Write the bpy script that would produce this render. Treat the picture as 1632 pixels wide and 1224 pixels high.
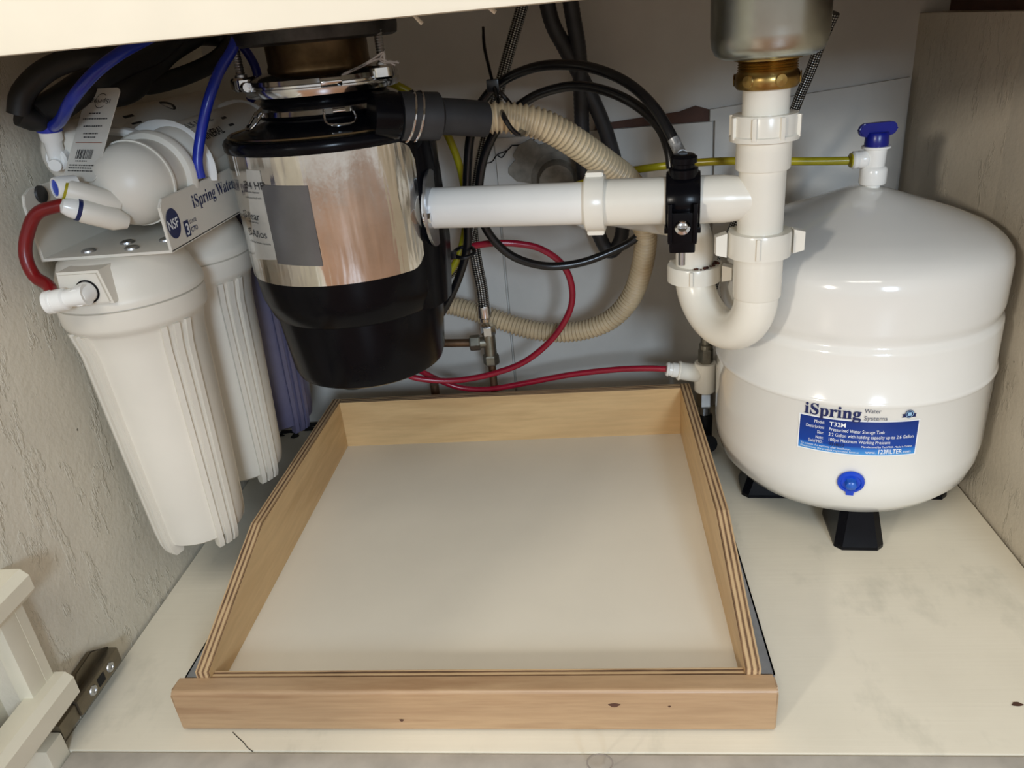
import bpy, bmesh, math, random
from mathutils import Vector as V, Matrix as M
random.seed(4)
PI=math.pi
sc=bpy.context.scene
for o in list(bpy.data.objects): bpy.data.objects.remove(o)
COL=sc.collection

# ------------------------------------------------------------------ camera
CX=V((.3695,-.4389,.5351)); YAW,PIT,ROL,FPX=.1167,.4371,-.0954,1240.
FW=V((-math.sin(YAW)*math.cos(PIT),math.cos(YAW)*math.cos(PIT),-math.sin(PIT)))
R0=V((math.cos(YAW),math.sin(YAW),0)); U0=R0.cross(FW)
RT=R0*math.cos(ROL)+U0*math.sin(ROL); UP=U0*math.cos(ROL)-R0*math.sin(ROL)
cd=bpy.data.cameras.new('camera'); cam=bpy.data.objects.new('camera',cd); COL.objects.link(cam)
m=M.Identity(4)
for i in range(3): m[i][0]=RT[i]; m[i][1]=UP[i]; m[i][2]=-FW[i]; m[i][3]=CX[i]
cam.matrix_world=m; cd.sensor_width=36; cd.lens=FPX/1632*36; cd.clip_start=.01; sc.camera=cam
# ------------------------------------------------------------------ light
w=bpy.data.worlds.new('world'); sc.world=w; w.use_nodes=True
bg=w.node_tree.nodes['Background']; bg.inputs[0].default_value=(1,.965,.91,1); bg.inputs[1].default_value=.58
def area(name,loc,aim,sx,sy,col,power):
    l=bpy.data.lights.new(name,'AREA'); l.shape='RECTANGLE'; l.size=sx; l.size_y=sy; l.color=col; l.energy=power
    o=bpy.data.objects.new(name,l); COL.objects.link(o); o.location=loc
    o.rotation_euler=(V(aim)-V(loc)).to_track_quat('-Z','Y').to_euler(); return o
area('ceiling_light',(.25,-1.2,1.85),(.3,.1,.1),.9,.7,(1,.94,.84),17)
area('room_lamp',(-1.35,-2.25,1.15),(.4,.3,.22),.22,.22,(1,.93,.82),27)
area('window_light',(1.0,-2.7,1.12),(.33,.5,.2),.42,.55,(.66,.82,1),40)
sc.view_settings.view_transform='Standard'; sc.view_settings.look='None'; sc.view_settings.gamma=1
sc.view_settings.use_curve_mapping=False; sc.view_settings.exposure=0.0

def P(u,v,**k):
    """world point seen at pixel u,v of the photograph on the plane x=, y= or z="""
    d=FW+RT*((u-816)/FPX)-UP*((v-612)/FPX)
    (a,val),=k.items(); i='xyz'.index(a)
    return CX+d*((val-CX[i])/d[i])
def lin(r,g,b):
    f=lambda c:(c/255/12.92 if c<=10 else ((c/255+.055)/1.055)**2.4)
    return (f(r),f(g),f(b),1)

# ------------------------------------------------------------------ materials
class N:
    def __init__(s,name):
        s.m=bpy.data.materials.new(name); s.m.use_nodes=True; s.t=s.m.node_tree; s.n=s.t.nodes; s.b=s.n['Principled BSDF']
        s.tc=s.n.new('ShaderNodeTexCoord')
    def add(s,typ,**ins):
        n=s.n.new(typ)
        for k,v in ins.items():
            if k in n.inputs: n.inputs[k].default_value=v
            else: setattr(n,k,v)
        return n
    def link(s,a,b): s.t.links.new(a,b)
    def noise(s,scale,detail=4,stretch=None,rough=.55,coord='Object'):
        n=s.add('ShaderNodeTexNoise',Scale=scale,Detail=detail,Roughness=rough)
        src=s.tc.outputs[coord]
        if stretch:
            mp=s.add('ShaderNodeMapping'); mp.inputs['Scale'].default_value=stretch; s.link(src,mp.inputs['Vector']); src=mp.outputs[0]
        s.link(src,n.inputs['Vector']); return n.outputs['Fac']
    def ramp(s,fac,*stops):
        r=s.add('ShaderNodeValToRGB'); e=r.color_ramp.elements
        while len(e)<len(stops): e.new(.5)
        for el,(p,c) in zip(e,stops): el.position=p; el.color=c if len(c)==4 else (*c,1)
        s.link(fac,r.inputs[0]); return r.outputs[0]
    def mix(s,fac,a,b,mode='MIX'):
        x=s.add('ShaderNodeMix',data_type='RGBA',blend_type=mode)
        for v,i in ((fac,0),(a,6),(b,7)):
            if hasattr(v,'is_linked'): s.link(v,x.inputs[i])
            else: x.inputs[i].default_value=v
        return x.outputs[2]
    def bump(s,h,st,dist=.001,prev=None):
        b=s.add('ShaderNodeBump',Strength=st,Distance=dist); s.link(h,b.inputs['Height'])
        if prev: s.link(prev,b.inputs['Normal'])
        s.link(b.outputs[0],s.b.inputs['Normal']); return b.outputs[0]
    def col(s,v):
        if hasattr(v,'is_linked'): s.link(v,s.b.inputs['Base Color'])
        else: s.b.inputs['Base Color'].default_value=v
    def set(s,**k):
        for a,v in k.items(): s.b.inputs[a.replace('_',' ')].default_value=v
G=lambda v:(v,v,v,1)
def plain(name,c,rough=.45,metal=0,var=.08,scale=60,bump=0,bscale=300,coat=0,ior=None,trans=0):
    n=N(name); f=n.noise(scale,5)
    c2=tuple(x*(1-var*2) for x in c[:3])+(1,)
    n.col(n.ramp(f,(.3,c2),(.65,c))); n.set(Roughness=rough,Metallic=metal,Coat_Weight=coat)
    if trans: n.set(Transmission_Weight=trans)
    if bump: n.bump(n.noise(bscale,3),bump)
    return n.m
def wall_paint(name,c,dirt,seed):
    n=N(name); big=n.noise(5+seed,5); fine=n.noise(190,6); spot=n.noise(85,2); spot2=n.noise(48,4,(1,1,.7),.6)
    base=n.ramp(big,(.3,tuple(x*.84 for x in c[:3])),(.7,c))
    chips=n.ramp(spot,(.735,G(0)),(.75,G(1))); gate=n.ramp(n.noise(11,3),(.5,G(0)),(.6,G(1)))
    k=n.mix(1.,chips,gate,'MULTIPLY')
    n.col(n.mix(k,base,dirt)); n.set(Roughness=.45)
    ridge=n.ramp(n.noise(30,6,(1,1.3,.45),.7),(.55,G(0)),(.6,G(1)))
    b=n.bump(fine,.45,.0012); b=n.bump(spot2,.4,.002,b); b=n.bump(ridge,.5,.0018,b); n.bump(chips,-.5,.001,b)
    return n.m
MW=wall_paint('gritty_wall_paint',lin(228,221,204),lin(84,78,66),0)
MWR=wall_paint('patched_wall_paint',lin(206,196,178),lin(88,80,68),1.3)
def back_paint():
    n=N('back_wall_paint'); n.col(n.ramp(n.noise(4,5),(.3,lin(190,186,179)),(.7,lin(216,212,204)))); n.set(Roughness=.6)
    n.bump(n.noise(60,5),.35,.001); return n.m
MB=back_paint()
def floor_paint():
    n=N('worn_cream_floor_paint'); grain=n.noise(35,6,(.12,6,1)); big=n.noise(6,5); dirt=n.noise(14,5,(1,.6,1),.65)
    base=n.ramp(big,(.3,lin(214,207,189)),(.7,lin(228,221,203)))
    b2=n.mix(n.ramp(dirt,(.56,G(0)),(.78,G(.5))),base,lin(160,158,142))
    sp=n.mix(1.,n.ramp(n.noise(60,2),(.75,G(0)),(.765,G(1))),n.ramp(n.noise(7,3),(.5,G(0)),(.62,G(1))),'MULTIPLY')
    n.col(n.mix(sp,b2,lin(74,66,52))); n.set(Roughness=.42)
    n.bump(grain,.3,.0005); return n.m
MF=floor_paint()
def wood(name,c1,c2,stretch,scale=9,rough=.45,knots=True):
    n=N(name); g=n.noise(scale,6,stretch,.6); f=n.noise(scale*6,4,stretch)
    base=n.ramp(g,(.25,c2),(.5,c1),(.62,c2),(.8,c1)); n.col(n.mix(n.ramp(f,(.35,G(.22)),(.6,G(0))),base,tuple(x*.72 for x in c2[:3])+(1,)))
    n.set(Roughness=rough,Coat_Weight=.15,Coat_Roughness=.35); n.bump(f,.15,.0004); return n.m
MMAPLE=wood('maple_front',lin(176,146,112),lin(158,126,94),(.6,5,9),7,.36)
MBIRCH_Y=wood('birch_side',lin(212,178,128),lin(196,160,110),(6,.5,5),6)
MBIRCH_X=wood('birch_back',lin(214,180,130),lin(196,160,112),(.5,6,5),6)
def ply(axis):
    n=N('plywood_edge_'+axis); sp=n.add('ShaderNodeSeparateXYZ'); n.link(n.tc.outputs['Object'],sp.inputs[0])
    mt=n.add('ShaderNodeMath',operation='MULTIPLY'); n.link(sp.outputs['XY'.index(axis)],mt.inputs[0]); mt.inputs[1].default_value=2*PI/.0046
    ms=n.add('ShaderNodeMath',operation='SINE'); n.link(mt.outputs[0],ms.inputs[0])
    dist=n.noise(120,5,(1,.12,1) if axis=='X' else (.12,1,1),.7)
    ad=n.add('ShaderNodeMath',operation='MULTIPLY_ADD'); n.link(dist,ad.inputs[0]); ad.inputs[1].default_value=2.6; n.link(ms.outputs[0],ad.inputs[2])
    mr=n.add('ShaderNodeMapRange'); mr.inputs[1].default_value=.1; mr.inputs[2].default_value=2.5; n.link(ad.outputs[0],mr.inputs[0]); ad=mr
    n.col(n.ramp(ad.outputs[0],(.0,lin(84,62,44)),(.3,lin(132,102,74)),(.55,lin(184,154,116)),(1,lin(196,168,128)))); n.set(Roughness=.75)
    n.bump(ad.outputs[0],.5,.0006); return n.m
MPLYX,MPLYY=ply('X'),ply('Y')
MBOT=plain('white_melamine',lin(226,219,203),.33,var=.03,scale=8)
MPVC=plain('white_pvc',lin(240,235,222),.24,var=.03,scale=14)
MPVCB=plain('bright_pvc',lin(242,241,236),.2,var=.02,scale=14)
MHOUS=plain('matt_white_polypropylene',lin(226,220,207),.42,var=.03,scale=12,bump=.06,bscale=900)
MBLUEH=plain('bluish_grey_housing',lin(98,95,120),.35,var=.05)
MTANK=plain('glossy_white_enamel',lin(229,227,221),.13,var=.02,scale=9,coat=.4)
MBLK=plain('black_gloss_plastic',(.004,.004,.0055,1),.22,var=.1)
MBLKM=plain('black_matt_plastic',(.012,.012,.013,1),.42,var=.1)
for m_ in (MBLK,MBLKM): m_.node_tree.nodes['Principled BSDF'].inputs['Specular IOR Level'].default_value=.13
MRUB=plain('dark_grey_rubber',(.03,.03,.032,1),.6,var=.12)
MCOIL=plain('black_matt_hose',(.011,.011,.0105,1),.55,var=.15)
MTUBE=plain('black_tube',(.008,.008,.009,1),.26,var=.1)
MGREY=plain('dark_grey_hose',(.035,.036,.04,1),.45,var=.12)
MRED=plain('red_tube',lin(158,22,48),.25,var=.12)
MDRED=plain('dark_red_tube',lin(128,18,22),.3,var=.12)
MYEL=plain('yellow_tube',lin(172,160,28),.28,var=.1)
MBLUE=plain('blue_tube',lin(26,48,168),.28,var=.1)
MBLUEP=plain('royal_blue_plastic',lin(10,66,196),.28,var=.06)
MNAVY=plain('dark_blue_plastic',lin(16,28,128),.3,var=.06)
MTAN=plain('tan_corrugated_hose',lin(200,180,146),.4,var=.1,scale=30)
MSTEEL=plain('brushed_steel',(.55,.58,.54,1),.3,1,var=.1,scale=20)
MGALV=plain('zinc_plated_steel',(.58,.6,.63,1),.32,1,var=.12,scale=40)
MSLIDE=plain('slide_rail_steel',(.4,.43,.48,1),.38,1,var=.12,scale=40)
MCHROME=plain('chrome',(.75,.76,.78,1),.12,1,var=.1,scale=60)
MBRASS=plain('aged_brass',(.52,.35,.12,1),.3,1,var=.2,scale=45)
MNECK=plain('tarnished_brown_brass',(.28,.19,.1,1),.36,1,var=.3,scale=35)
MIRON=plain('dark_cast_metal',(.1,.1,.1,1),.5,.8,var=.3,scale=40)
MCOP=plain('old_copper',(.2,.12,.07,1),.5,.8,var=.3,scale=40)
MVALVE=plain('dull_nickel_brass',(.33,.31,.25,1),.38,.9,var=.25,scale=50)
MHINGE=plain('bronze_grey_steel',(.22,.19,.14,1),.38,.85,var=.15)
MDOOR=plain('glossy_white_door_paint',lin(230,224,204),.28,var=.05,scale=10,bump=.2,bscale=40)
MRAIL=plain('cream_rail_paint',lin(218,210,192),.45,var=.04,scale=10,bump=.1,bscale=60)
MWHT=plain('white_print',lin(236,238,240),.4,var=0)
MINK=plain('black_ink',(.01,.01,.012,1),.4,var=0)
MINKN=plain('navy_ink',lin(18,32,84),.4,var=0)
MINKR=plain('red_brown_ink',lin(150,80,50),.5,var=0)
MPAPER=plain('grey_white_tag_paper',lin(212,207,196),.6,var=.03)
MBROWN=plain('reddish_brown_old_wood',lin(88,56,42),.7,var=.2,scale=30)
MDARK=plain('dark_gap',(.012,.011,.01,1),.9,var=.2)
MSTK=plain('pale_silver_sticker',(.78,.77,.72,1),.3,.55,var=.05)
MPATCH=plain('grey_patch',(.2,.2,.21,1),.3,.7,var=.08,scale=30,bump=.1,bscale=200)
MRUST=plain('rust_crust',lin(72,30,14),.8,var=.4,scale=200)
MPUTTY=plain('grey_plaster',lin(150,144,132),.8,var=.25,scale=60,bump=.6,bscale=120)
MOAK=wood('kitchen_floor_wood',lin(150,104,66),lin(120,80,48),(6,.5,5),5,.4)
def foil():
    n=N('crinkled_silver_foil'); n.col(n.ramp(n.noise(22,4),(.3,(.66,.63,.58,1)),(.7,(.86,.85,.83,1)))); n.set(Metallic=1,Roughness=.14)
    b=n.bump(n.noise(34,3,(1,1,.12)),.55,.005); n.bump(n.noise(26,5,(1,1,.5),.6),.14,.003,b); return n.m
MFOIL=foil()
def braid():
    n=N('braided_stainless'); uv=n.tc.outputs['UV']
    def wv(sx,sy):
        mp=n.add('ShaderNodeMapping'); mp.inputs['Scale'].default_value=(sx,sy,1); n.link(uv,mp.inputs[0])
        s=n.add('ShaderNodeSeparateXYZ'); n.link(mp.outputs[0],s.inputs[0])
        a=n.add('ShaderNodeMath',operation='ADD'); n.link(s.outputs[0],a.inputs[0]); n.link(s.outputs[1],a.inputs[1])
        t=n.add('ShaderNodeMath',operation='SINE'); n.link(a.outputs[0],t.inputs[0]); return t.outputs[0]
    a,b=wv(1300,2*PI*6),wv(1300,-2*PI*6)
    mx=n.add('ShaderNodeMath',operation='MULTIPLY'); n.link(a,mx.inputs[0]); n.link(b,mx.inputs[1])
    n.col(n.ramp(mx.outputs[0],(.0,(.05,.05,.05,1)),(.3,(.5,.5,.48,1)),(.8,(.75,.75,.73,1)))); n.set(Metallic=.9,Roughness=.32)
    n.bump(mx.outputs[0],.7,.0008); return n.m
MBRAID=braid()
def brushed_label():
    n=N('blue_tank_label'); g=n.add('ShaderNodeSeparateXYZ'); n.link(n.tc.outputs['UV'],g.inputs[0])
    n.col(n.ramp(g.outputs[1],(.0,lin(70,150,214)),(.18,lin(32,104,188)),(.24,lin(10,62,150)),(1,lin(8,44,118)))); n.set(Roughness=.3); return n.m
MLAB=brushed_label()

# ------------------------------------------------------------------ builders
LOC={}
def tag(o,label=None,cat=None,group=None,kind=None):
    for k,v in (('label',label),('category',cat),('group',group),('kind',kind)):
        if v: o[k]=v
    return o
def thing(name,label,cat,loc,group=None):
    o=bpy.data.objects.new(name,None); COL.objects.link(o); o.empty_display_size=.03; o.location=loc; LOC[o.name]=V(loc)
    return tag(o,label,cat,group)
def finish(name,bm,mat,parent=None,smooth=True,label=None,angle=40):
    bmesh.ops.recalc_face_normals(bm,faces=bm.faces[:])
    off=LOC[parent.name] if parent else V((0,0,0))
    me=bpy.data.meshes.new(name)
    if parent: bmesh.ops.translate(bm,verts=bm.verts[:],vec=-off)
    if smooth:
        ca=math.cos(math.radians(angle))
        for f in bm.faces: f.smooth=True
        for e in bm.edges:
            if len(e.link_faces)==2 and e.link_faces[0].normal.dot(e.link_faces[1].normal)<ca: e.smooth=False
    bm.to_mesh(me); bm.free()
    for mm in (mat if isinstance(mat,(list,tuple)) else [mat]): me.materials.append(mm)
    o=bpy.data.objects.new(name,me); COL.objects.link(o)
    if parent:
        o.parent=parent; LOC[o.name]=off
    else: LOC[o.name]=V((0,0,0))
    if label: o['label']=label
    return o
def whole(name,bm,mat,label,cat,group=None,origin=None,**k):
    """a thing that is one mesh; its origin is put at its own middle-bottom"""
    vs=[v.co.copy() for v in bm.verts]
    c=V(origin) if origin else V((sum(v.x for v in vs)/len(vs),sum(v.y for v in vs)/len(vs),min(v.z for v in vs)))
    bmesh.ops.translate(bm,verts=bm.verts[:],vec=-c)
    o=finish(name,bm,mat,None,**k); o.location=c; LOC[o.name]=c; return tag(o,label,cat,group)
def struct(name,bm,mat,parent=None,**k):
    o=finish(name,bm,mat,parent,**k)
    if not parent: o['kind']='structure'
    return o
def frame(axis):
    a=V(axis).normalized(); h=V((0,0,1)) if abs(a.z)<.9 else V((0,1,0))
    x=h.cross(a).normalized(); return x,a.cross(x),a
def box(bm,lo,hi,bev=0,mat=None,mi=0):
    lo,hi=V(lo),V(hi); c=(lo+hi)/2; d=hi-lo
    g=bmesh.ops.create_cube(bm,size=1)['verts']
    for v in g: v.co=V((v.co.x*d.x,v.co.y*d.y,v.co.z*d.z))
    if bev:
        es=list({e for v in g for e in v.link_edges})
        r=bmesh.ops.bevel(bm,geom=es,offset=bev,segments=2,profile=.7,affect='EDGES'); g=list({v for f in r['faces'] for v in f.verts}|{v for v in g if v.is_valid})
    for v in g: v.co=(mat@(v.co) if mat else v.co)+c
    for f in {f for v in g for f in v.link_faces}: f.material_index=mi
    return g
def boxm(lo,hi,bev=0,mat=None):
    bm=bmesh.new(); box(bm,lo,hi,bev,mat); return bm
def lathe(bm,prof,base,axis=(0,0,1),seg=40,cap=True,a0=0,a1=2*PI,squash=None):
    """prof: (radius, height) along axis from base"""
    x,y,a=frame(axis); base=V(base); full=abs(a1-a0-2*PI)<1e-6; n=seg if full else seg+1; rings=[]
    for r,h in prof:
        rings.append([bm.verts.new(base+a*h+(x*math.cos(a0+(a1-a0)*i/seg)+y*math.sin(a0+(a1-a0)*i/seg))*max(r,1e-5)) for i in range(n)])
    for p,q in zip(rings,rings[1:]):
        for i in range(n if full else n-1): bm.faces.new((p[i],p[(i+1)%n],q[(i+1)%n],q[i]))
    if cap and full:
        for r,pr in ((rings[0],prof[0]),(rings[-1],prof[-1])):
            if pr[0]>1e-4: bm.faces.new(r)
    return rings
def lathem(*a,**k):
    bm=bmesh.new(); lathe(bm,*a,**k); return bm
def spline(pts,step=.004):
    pts=[V(p) for p in pts]
    if len(pts)==2: return [pts[0].lerp(pts[1],i/8) for i in range(9)]
    q=[pts[0]*2-pts[1]]+pts+[pts[-1]*2-pts[-2]]; out=[]
    for i in range(1,len(q)-2):
        p0,p1,p2,p3=q[i-1:i+3]; n=max(3,int((p2-p1).length/step))
        for k in range(n):
            t=k/n; out.append(.5*((2*p1)+(p2-p0)*t+(2*p0-5*p1+4*p2-p3)*t*t+(3*p1-p0-3*p2+p3)*t**3))
    out.append(pts[-1]); return out
def sweep(bm,path,rad,seg=12,cap=True,flat=None):
    """tube along a point list; rad is a number or a function of (index, length)"""
    uvl=bm.loops.layers.uv.verify(); L=[0]
    for a,b in zip(path,path[1:]): L.append(L[-1]+(b-a).length)
    T=[((path[min(i+1,len(path)-1)]-path[max(i-1,0)])).normalized() for i in range(len(path))]
    x=frame(T[0])[0]; rings=[]
    for i,p in enumerate(path):
        x=(x-T[i]*x.dot(T[i])).normalized(); y=T[i].cross(x); r=rad(i,L[i]) if callable(rad) else rad
        rx,ry=(r,r) if flat is None else (r*flat,r)
        rings.append([bm.verts.new(p+x*math.cos(2*PI*k/seg)*rx+y*math.sin(2*PI*k/seg)*ry) for k in range(seg)])
    for i,(p,q) in enumerate(zip(rings,rings[1:])):
        for k in range(seg):
            f=bm.faces.new((p[k],p[(k+1)%seg],q[(k+1)%seg],q[k]))
            for lp,uv in zip(f.loops,((L[i],k/seg),(L[i],(k+1)/seg),(L[i+1],(k+1)/seg),(L[i+1],k/seg))): lp[uvl].uv=uv
    if cap: bm.faces.new(rings[0]); bm.faces.new(rings[-1])
def tube(pts,r,seg=12,step=.004,**k):
    bm=bmesh.new(); sweep(bm,spline(pts,step),r,seg,**k); return bm
def prism(bm,poly,o,x,y,depth,bev=0):
    """extrude polygon (2-D list) lying in axes x,y from o along x cross y"""
    o,x,y=V(o),V(x),V(y); z=x.cross(y).normalized()
    a=[bm.verts.new(o+x*p+y*q) for p,q in poly]; b=[bm.verts.new(v.co+z*depth) for v in a]
    fs=[bm.faces.new(a),bm.faces.new(b[::-1])]; n=len(a)
    for i in range(n): fs.append(bm.faces.new((a[i],b[i],b[(i+1)%n],a[(i+1)%n])))
    if bev:
        es=list({e for f in fs[:2] for e in f.edges}); bmesh.ops.bevel(bm,geom=es,offset=bev,segments=2,affect='EDGES')
def prismm(*a,**k):
    bm=bmesh.new(); prism(bm,*a,**k); return bm
def rrect(w,h,r,n=5,cx=0,cy=0):
    out=[]
    for sx,sy,a in ((1,1,0),(-1,1,PI/2),(-1,-1,PI),(1,-1,3*PI/2)):
        for i in range(n+1):
            t=a+PI/2*i/n; out.append((cx+sx*(w/2-r)+r*math.cos(t),cy+sy*(h/2-r)+r*math.sin(t)))
    return out
def hexa(bm,base,axis,r,h,n=6):
    lathe(bm,[(r*.92,0),(r,h*.12),(r,h*.88),(r*.92,h)],base,axis,n)
def text(bm,body,size,mapf,align='LEFT',bold=0,sx=1,w=None):
    """flat print: glyph outlines mapped onto a surface by mapf(x,y)"""
    c=bpy.data.curves.new('t','FONT'); c.body=body; c.size=size; c.align_x=align; c.offset=bold; c.resolution_u=3; c.fill_mode='FRONT'
    o=bpy.data.objects.new('t',c); COL.objects.link(o); dg=bpy.context.evaluated_depsgraph_get(); dg.update()
    me=bpy.data.meshes.new_from_object(o.evaluated_get(dg))
    if w: sx=w/max(1e-6,max(v.co.x for v in me.vertices)-min(v.co.x for v in me.vertices))
    vs=[bm.verts.new(mapf(v.co.x*sx,v.co.y)) for v in me.vertices]
    for p in me.polygons:
        try: bm.faces.new([vs[i] for i in p.vertices])
        except ValueError: pass
    bpy.data.objects.remove(o); bpy.data.curves.remove(c); bpy.data.meshes.remove(me)
def patch(bm,mapf,x0,y0,x1,y1,nx=12,ny=2,uv=True):
    uvl=bm.loops.layers.uv.verify()
    g=[[bm.verts.new(mapf(x0+(x1-x0)*i/nx,y0+(y1-y0)*j/ny)) for i in range(nx+1)] for j in range(ny+1)]
    for j in range(ny):
        for i in range(nx):
            f=bm.faces.new((g[j][i],g[j][i+1],g[j+1][i+1],g[j+1][i]))
            for lp,(a,b) in zip(f.loops,((i,j),(i+1,j),(i+1,j+1),(i,j+1))): lp[uvl].uv=(a/nx,b/ny)

# ------------------------------------------------------------------ the setting
WL,WR,WB=-.106,.787,.60
bm=boxm((WL+.0025,0,-.02),(WR-.0025,WB-.003,0),.0015); flr=struct('floor',bm,MF)
bm=boxm((WL-.03,.004,-.05),(WR+.03,WB+.03,-.0215)); struct('trim_3',bm,MDARK)
struct('wall_left',boxm((WL-.03,-.002,-.02),(WL,WB+.02,.74)),MW)
bm=bmesh.new()                                                    # right side wall, leaning in a little towards the back, open above
pl=[(WR,-.002),(WR,.40),(WR-.021,WB),(WR-.021,WB+.02),(WR+.03,WB+.02),(WR+.03,-.002)]
prism(bm,pl,(0,0,-.02),(1,0,0),(0,1,0),.52); struct('wall_right',bm,MWR,smooth=False)
struct('wall_outer',boxm((WR+.012,-.002,.50),(WR+.05,WB+.02,.74)),MBROWN)
wb=struct('wall_back',boxm((WL-.03,WB,-.02),(WR+.03,WB+.03,.74)),MB)
struct('panel',boxm((WL+.002,WB-.007,.001),(.2525,WB-.0005,.288),.001),MB,wb)
struct('panel',boxm((.2555,WB-.006,.001),(.5305,WB-.0005,.398),.001),MB,wb)
bm=bmesh.new(); prism(bm,[(.5335,.001),(.757,.001),(.762,.431),(.527,.4125),(.527,.399),(.5335,.399)],(0,WB-.008,0),(1,0,0),(0,0,1),-.0075)
struct('panel',bm,MB,wb,smooth=False)
bm=bmesh.new(); prism(bm,[(.385,.3985),(.526,.3985),(.526,.4125),(.51,.418),(.49,.4125),(.385,.405)],(0,WB-.003,0),(1,0,0),(0,0,1),-.0025)
struct('batten',bm,MBROWN,wb,smooth=False,label='strip of bare reddish brown wood')
struct('ceiling',boxm((WL-.03,-.02,.735),(WR+.05,WB+.03,.76)),MB)
struct('trim_1',boxm((WL-.05,-.022,.5405),(WR+.05,0,.735),.002),MRAIL)                   # cream rail across the top of the opening
tr2=struct('trim_2',boxm((-.092,-.0205,-.05),(WR+.05,-.0015,-.0008),.0015),plain('worn_grey_white_rail',lin(186,180,170),.4,var=.14,scale=25,bump=.2,bscale=80))
struct('trim_4',boxm((-.14,-.021,-.06),(-.094,-.0005,.022),.002),MDOOR)
bm=bmesh.new(); sweep(bm,spline([P(u,v,z=.0002) for u,v in ((371,1167),(380,1176),(388,1183),(394,1191),(403,1198))],.004),.00035,5); struct('crack',bm,MDARK,flr,label='thin dark crack in the floor paint')
bm=bmesh.new(); c=P(1621,1122,z=.0004); bm.faces.new([bm.verts.new(c+V((.0045*math.cos(2*PI*i/14)*(1+.3*math.sin(5*i)),.0022*math.sin(2*PI*i/14),0))) for i in range(14)]); struct('chip',bm,MBROWN,flr,label='brown paint chip at right')
bm=bmesh.new(); c=P(956,1216,y=-.0205); lathe(bm,[(.0092,-.0002),(.0092,.0003),(.0098,.0004),(.0104,.0003),(.0104,-.0002)],c,(0,-1,0),28,cap=False); struct('plug_ring',bm,plain('grey_paint_edge',lin(140,132,122),.5),tr2,label='round painted plug mark')
struct('floor_kitchen',boxm((-2.5,-3.2,-.14),(3.2,-.05,-.12)),MOAK)
# plaster broken open around the drain stub
bm=bmesh.new(); n=22; ctr=P(868,262,y=WB-.007)
pl=[((.034+random.uniform(-.007,.009))*1.2*math.cos(2*PI*i/n),(.03+random.uniform(-.006,.008))*math.sin(2*PI*i/n)) for i in range(n)]
prism(bm,pl,ctr,(1,0,0),(0,0,1),.004); struct('plaster_patch',bm,MPUTTY,wb,label='broken grey plaster around the drain stub')
crack=bmesh.new()
for c in ([(757,276),(768,262),(784,258),(792,247),(808,240),(816,232)],[(792,247),(800,251),(808,240)],[(816,232),(835,230),(852,222)]):
    sweep(crack,spline([P(u,v,y=WB-.0075) for u,v in c],.006),.0008,5)
struct('crack',crack,MDARK,wb,label='dark crack in the plaster')

# ------------------------------------------------------------------ pull-out tray
t=thing('pullout_tray','shallow wooden pull-out tray with white bottom and maple front on the cabinet floor','tray',(.255,.25,0))
XL,XR,YF,YB=.0289,.4786,.0445,.469; TH=.0125
finish('bottom_panel',boxm((XL-.004,YF-.004,.013),(XR+.004,YB+.004,.025)),MBOT,t,label='white tray bottom')
HB,HF=.0916,min(.052,P(325,1072,x=.0289).z)
kx=P(418,832,x=XL)
side=[(YF-.0088,.006),(YB+TH,.006),(YB+TH,HB),(kx.y,kx.z-.001),(YF-.0088,HF)]
for x0,x1 in ((XL-TH,XL),(XR,XR+TH)):
    bm=prismm(side,(x0,0,0),(0,1,0),(0,0,1),x1-x0,bev=.0008)
    for f in bm.faces:
        f.normal_update()
        if abs(f.normal.x)<.5 : f.material_index=1
    finish('side_panel',bm,[MBIRCH_Y,MPLYX],t,smooth=False)
def ended(lo,hi,top,mats,name):
    bm=boxm(lo,hi,.0008)
    for f in bm.faces:
        f.normal_update()
        if f.normal.z>.7: f.material_index=1
    finish(name,bm,mats,t,smooth=False)
ended((XL,YB,.006),(XR,YB+TH,HB),0,[MBIRCH_X,MPLYY],'back_panel')
ended((XL,YF-.0088,.006),(XR,YF,.0445),0,[MBIRCH_X,MPLYY],'inner_front')
rr=.004; pf=[(.0355,.003),(.0355,.0458)]+[(.0187+rr-rr*math.sin(PI/2*i/7),.0458-rr+rr*math.cos(PI/2*i/7)) for i in range(8)]+[(.0187,.004),(.0197,.003)]
bm=prismm(pf,(.0003,0,0),(0,1,0),(0,0,1),.5008,bev=.0012)
finish('front_panel',bm,MMAPLE,t,label='solid maple front board with rounded top edge')
for x0,s in ((XL-TH,-1),(XR+TH,1)):
    bm=bmesh.new(); a,b=sorted((x0+s*.0005,x0+s*.0112)); w_=.0015
    box(bm,(a,.037,.006),(b,.47,.0075)); 
    xo=b-w_ if s>0 else a
    box(bm,(xo,.037,.006),(xo+w_,.47,.045)); box(bm,(a,.037,.0435),(b,.47,.045))
    for yy in (.06,.2,.33): lathe(bm,[(.003,0),(.0024,.001),(0,.0014)],(xo+(w_ if s>0 else 0),yy,.022),(s,0,0),10)
    finish('slide_rail',bm,MSLIDE,t,label='zinc plated drawer slide')
# knot marks on the maple front
for u,v,rx in ((979,1124,.0045),(1067,1126,.0012),(640,1148,.002)):
    bm=bmesh.new(); c=P(u,v,y=.0185); r=[(rx*math.cos(a)*(1+.3*math.sin(3*a)),.0022*min(1,rx/.003)*math.sin(a)) for a in [2*PI*i/12 for i in range(12)]]
    bm.faces.new([bm.verts.new(c+V((p,0,q))) for p,q in r]); finish('knot',bm,MBROWN,t,label='small dark knot in the maple')

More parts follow.
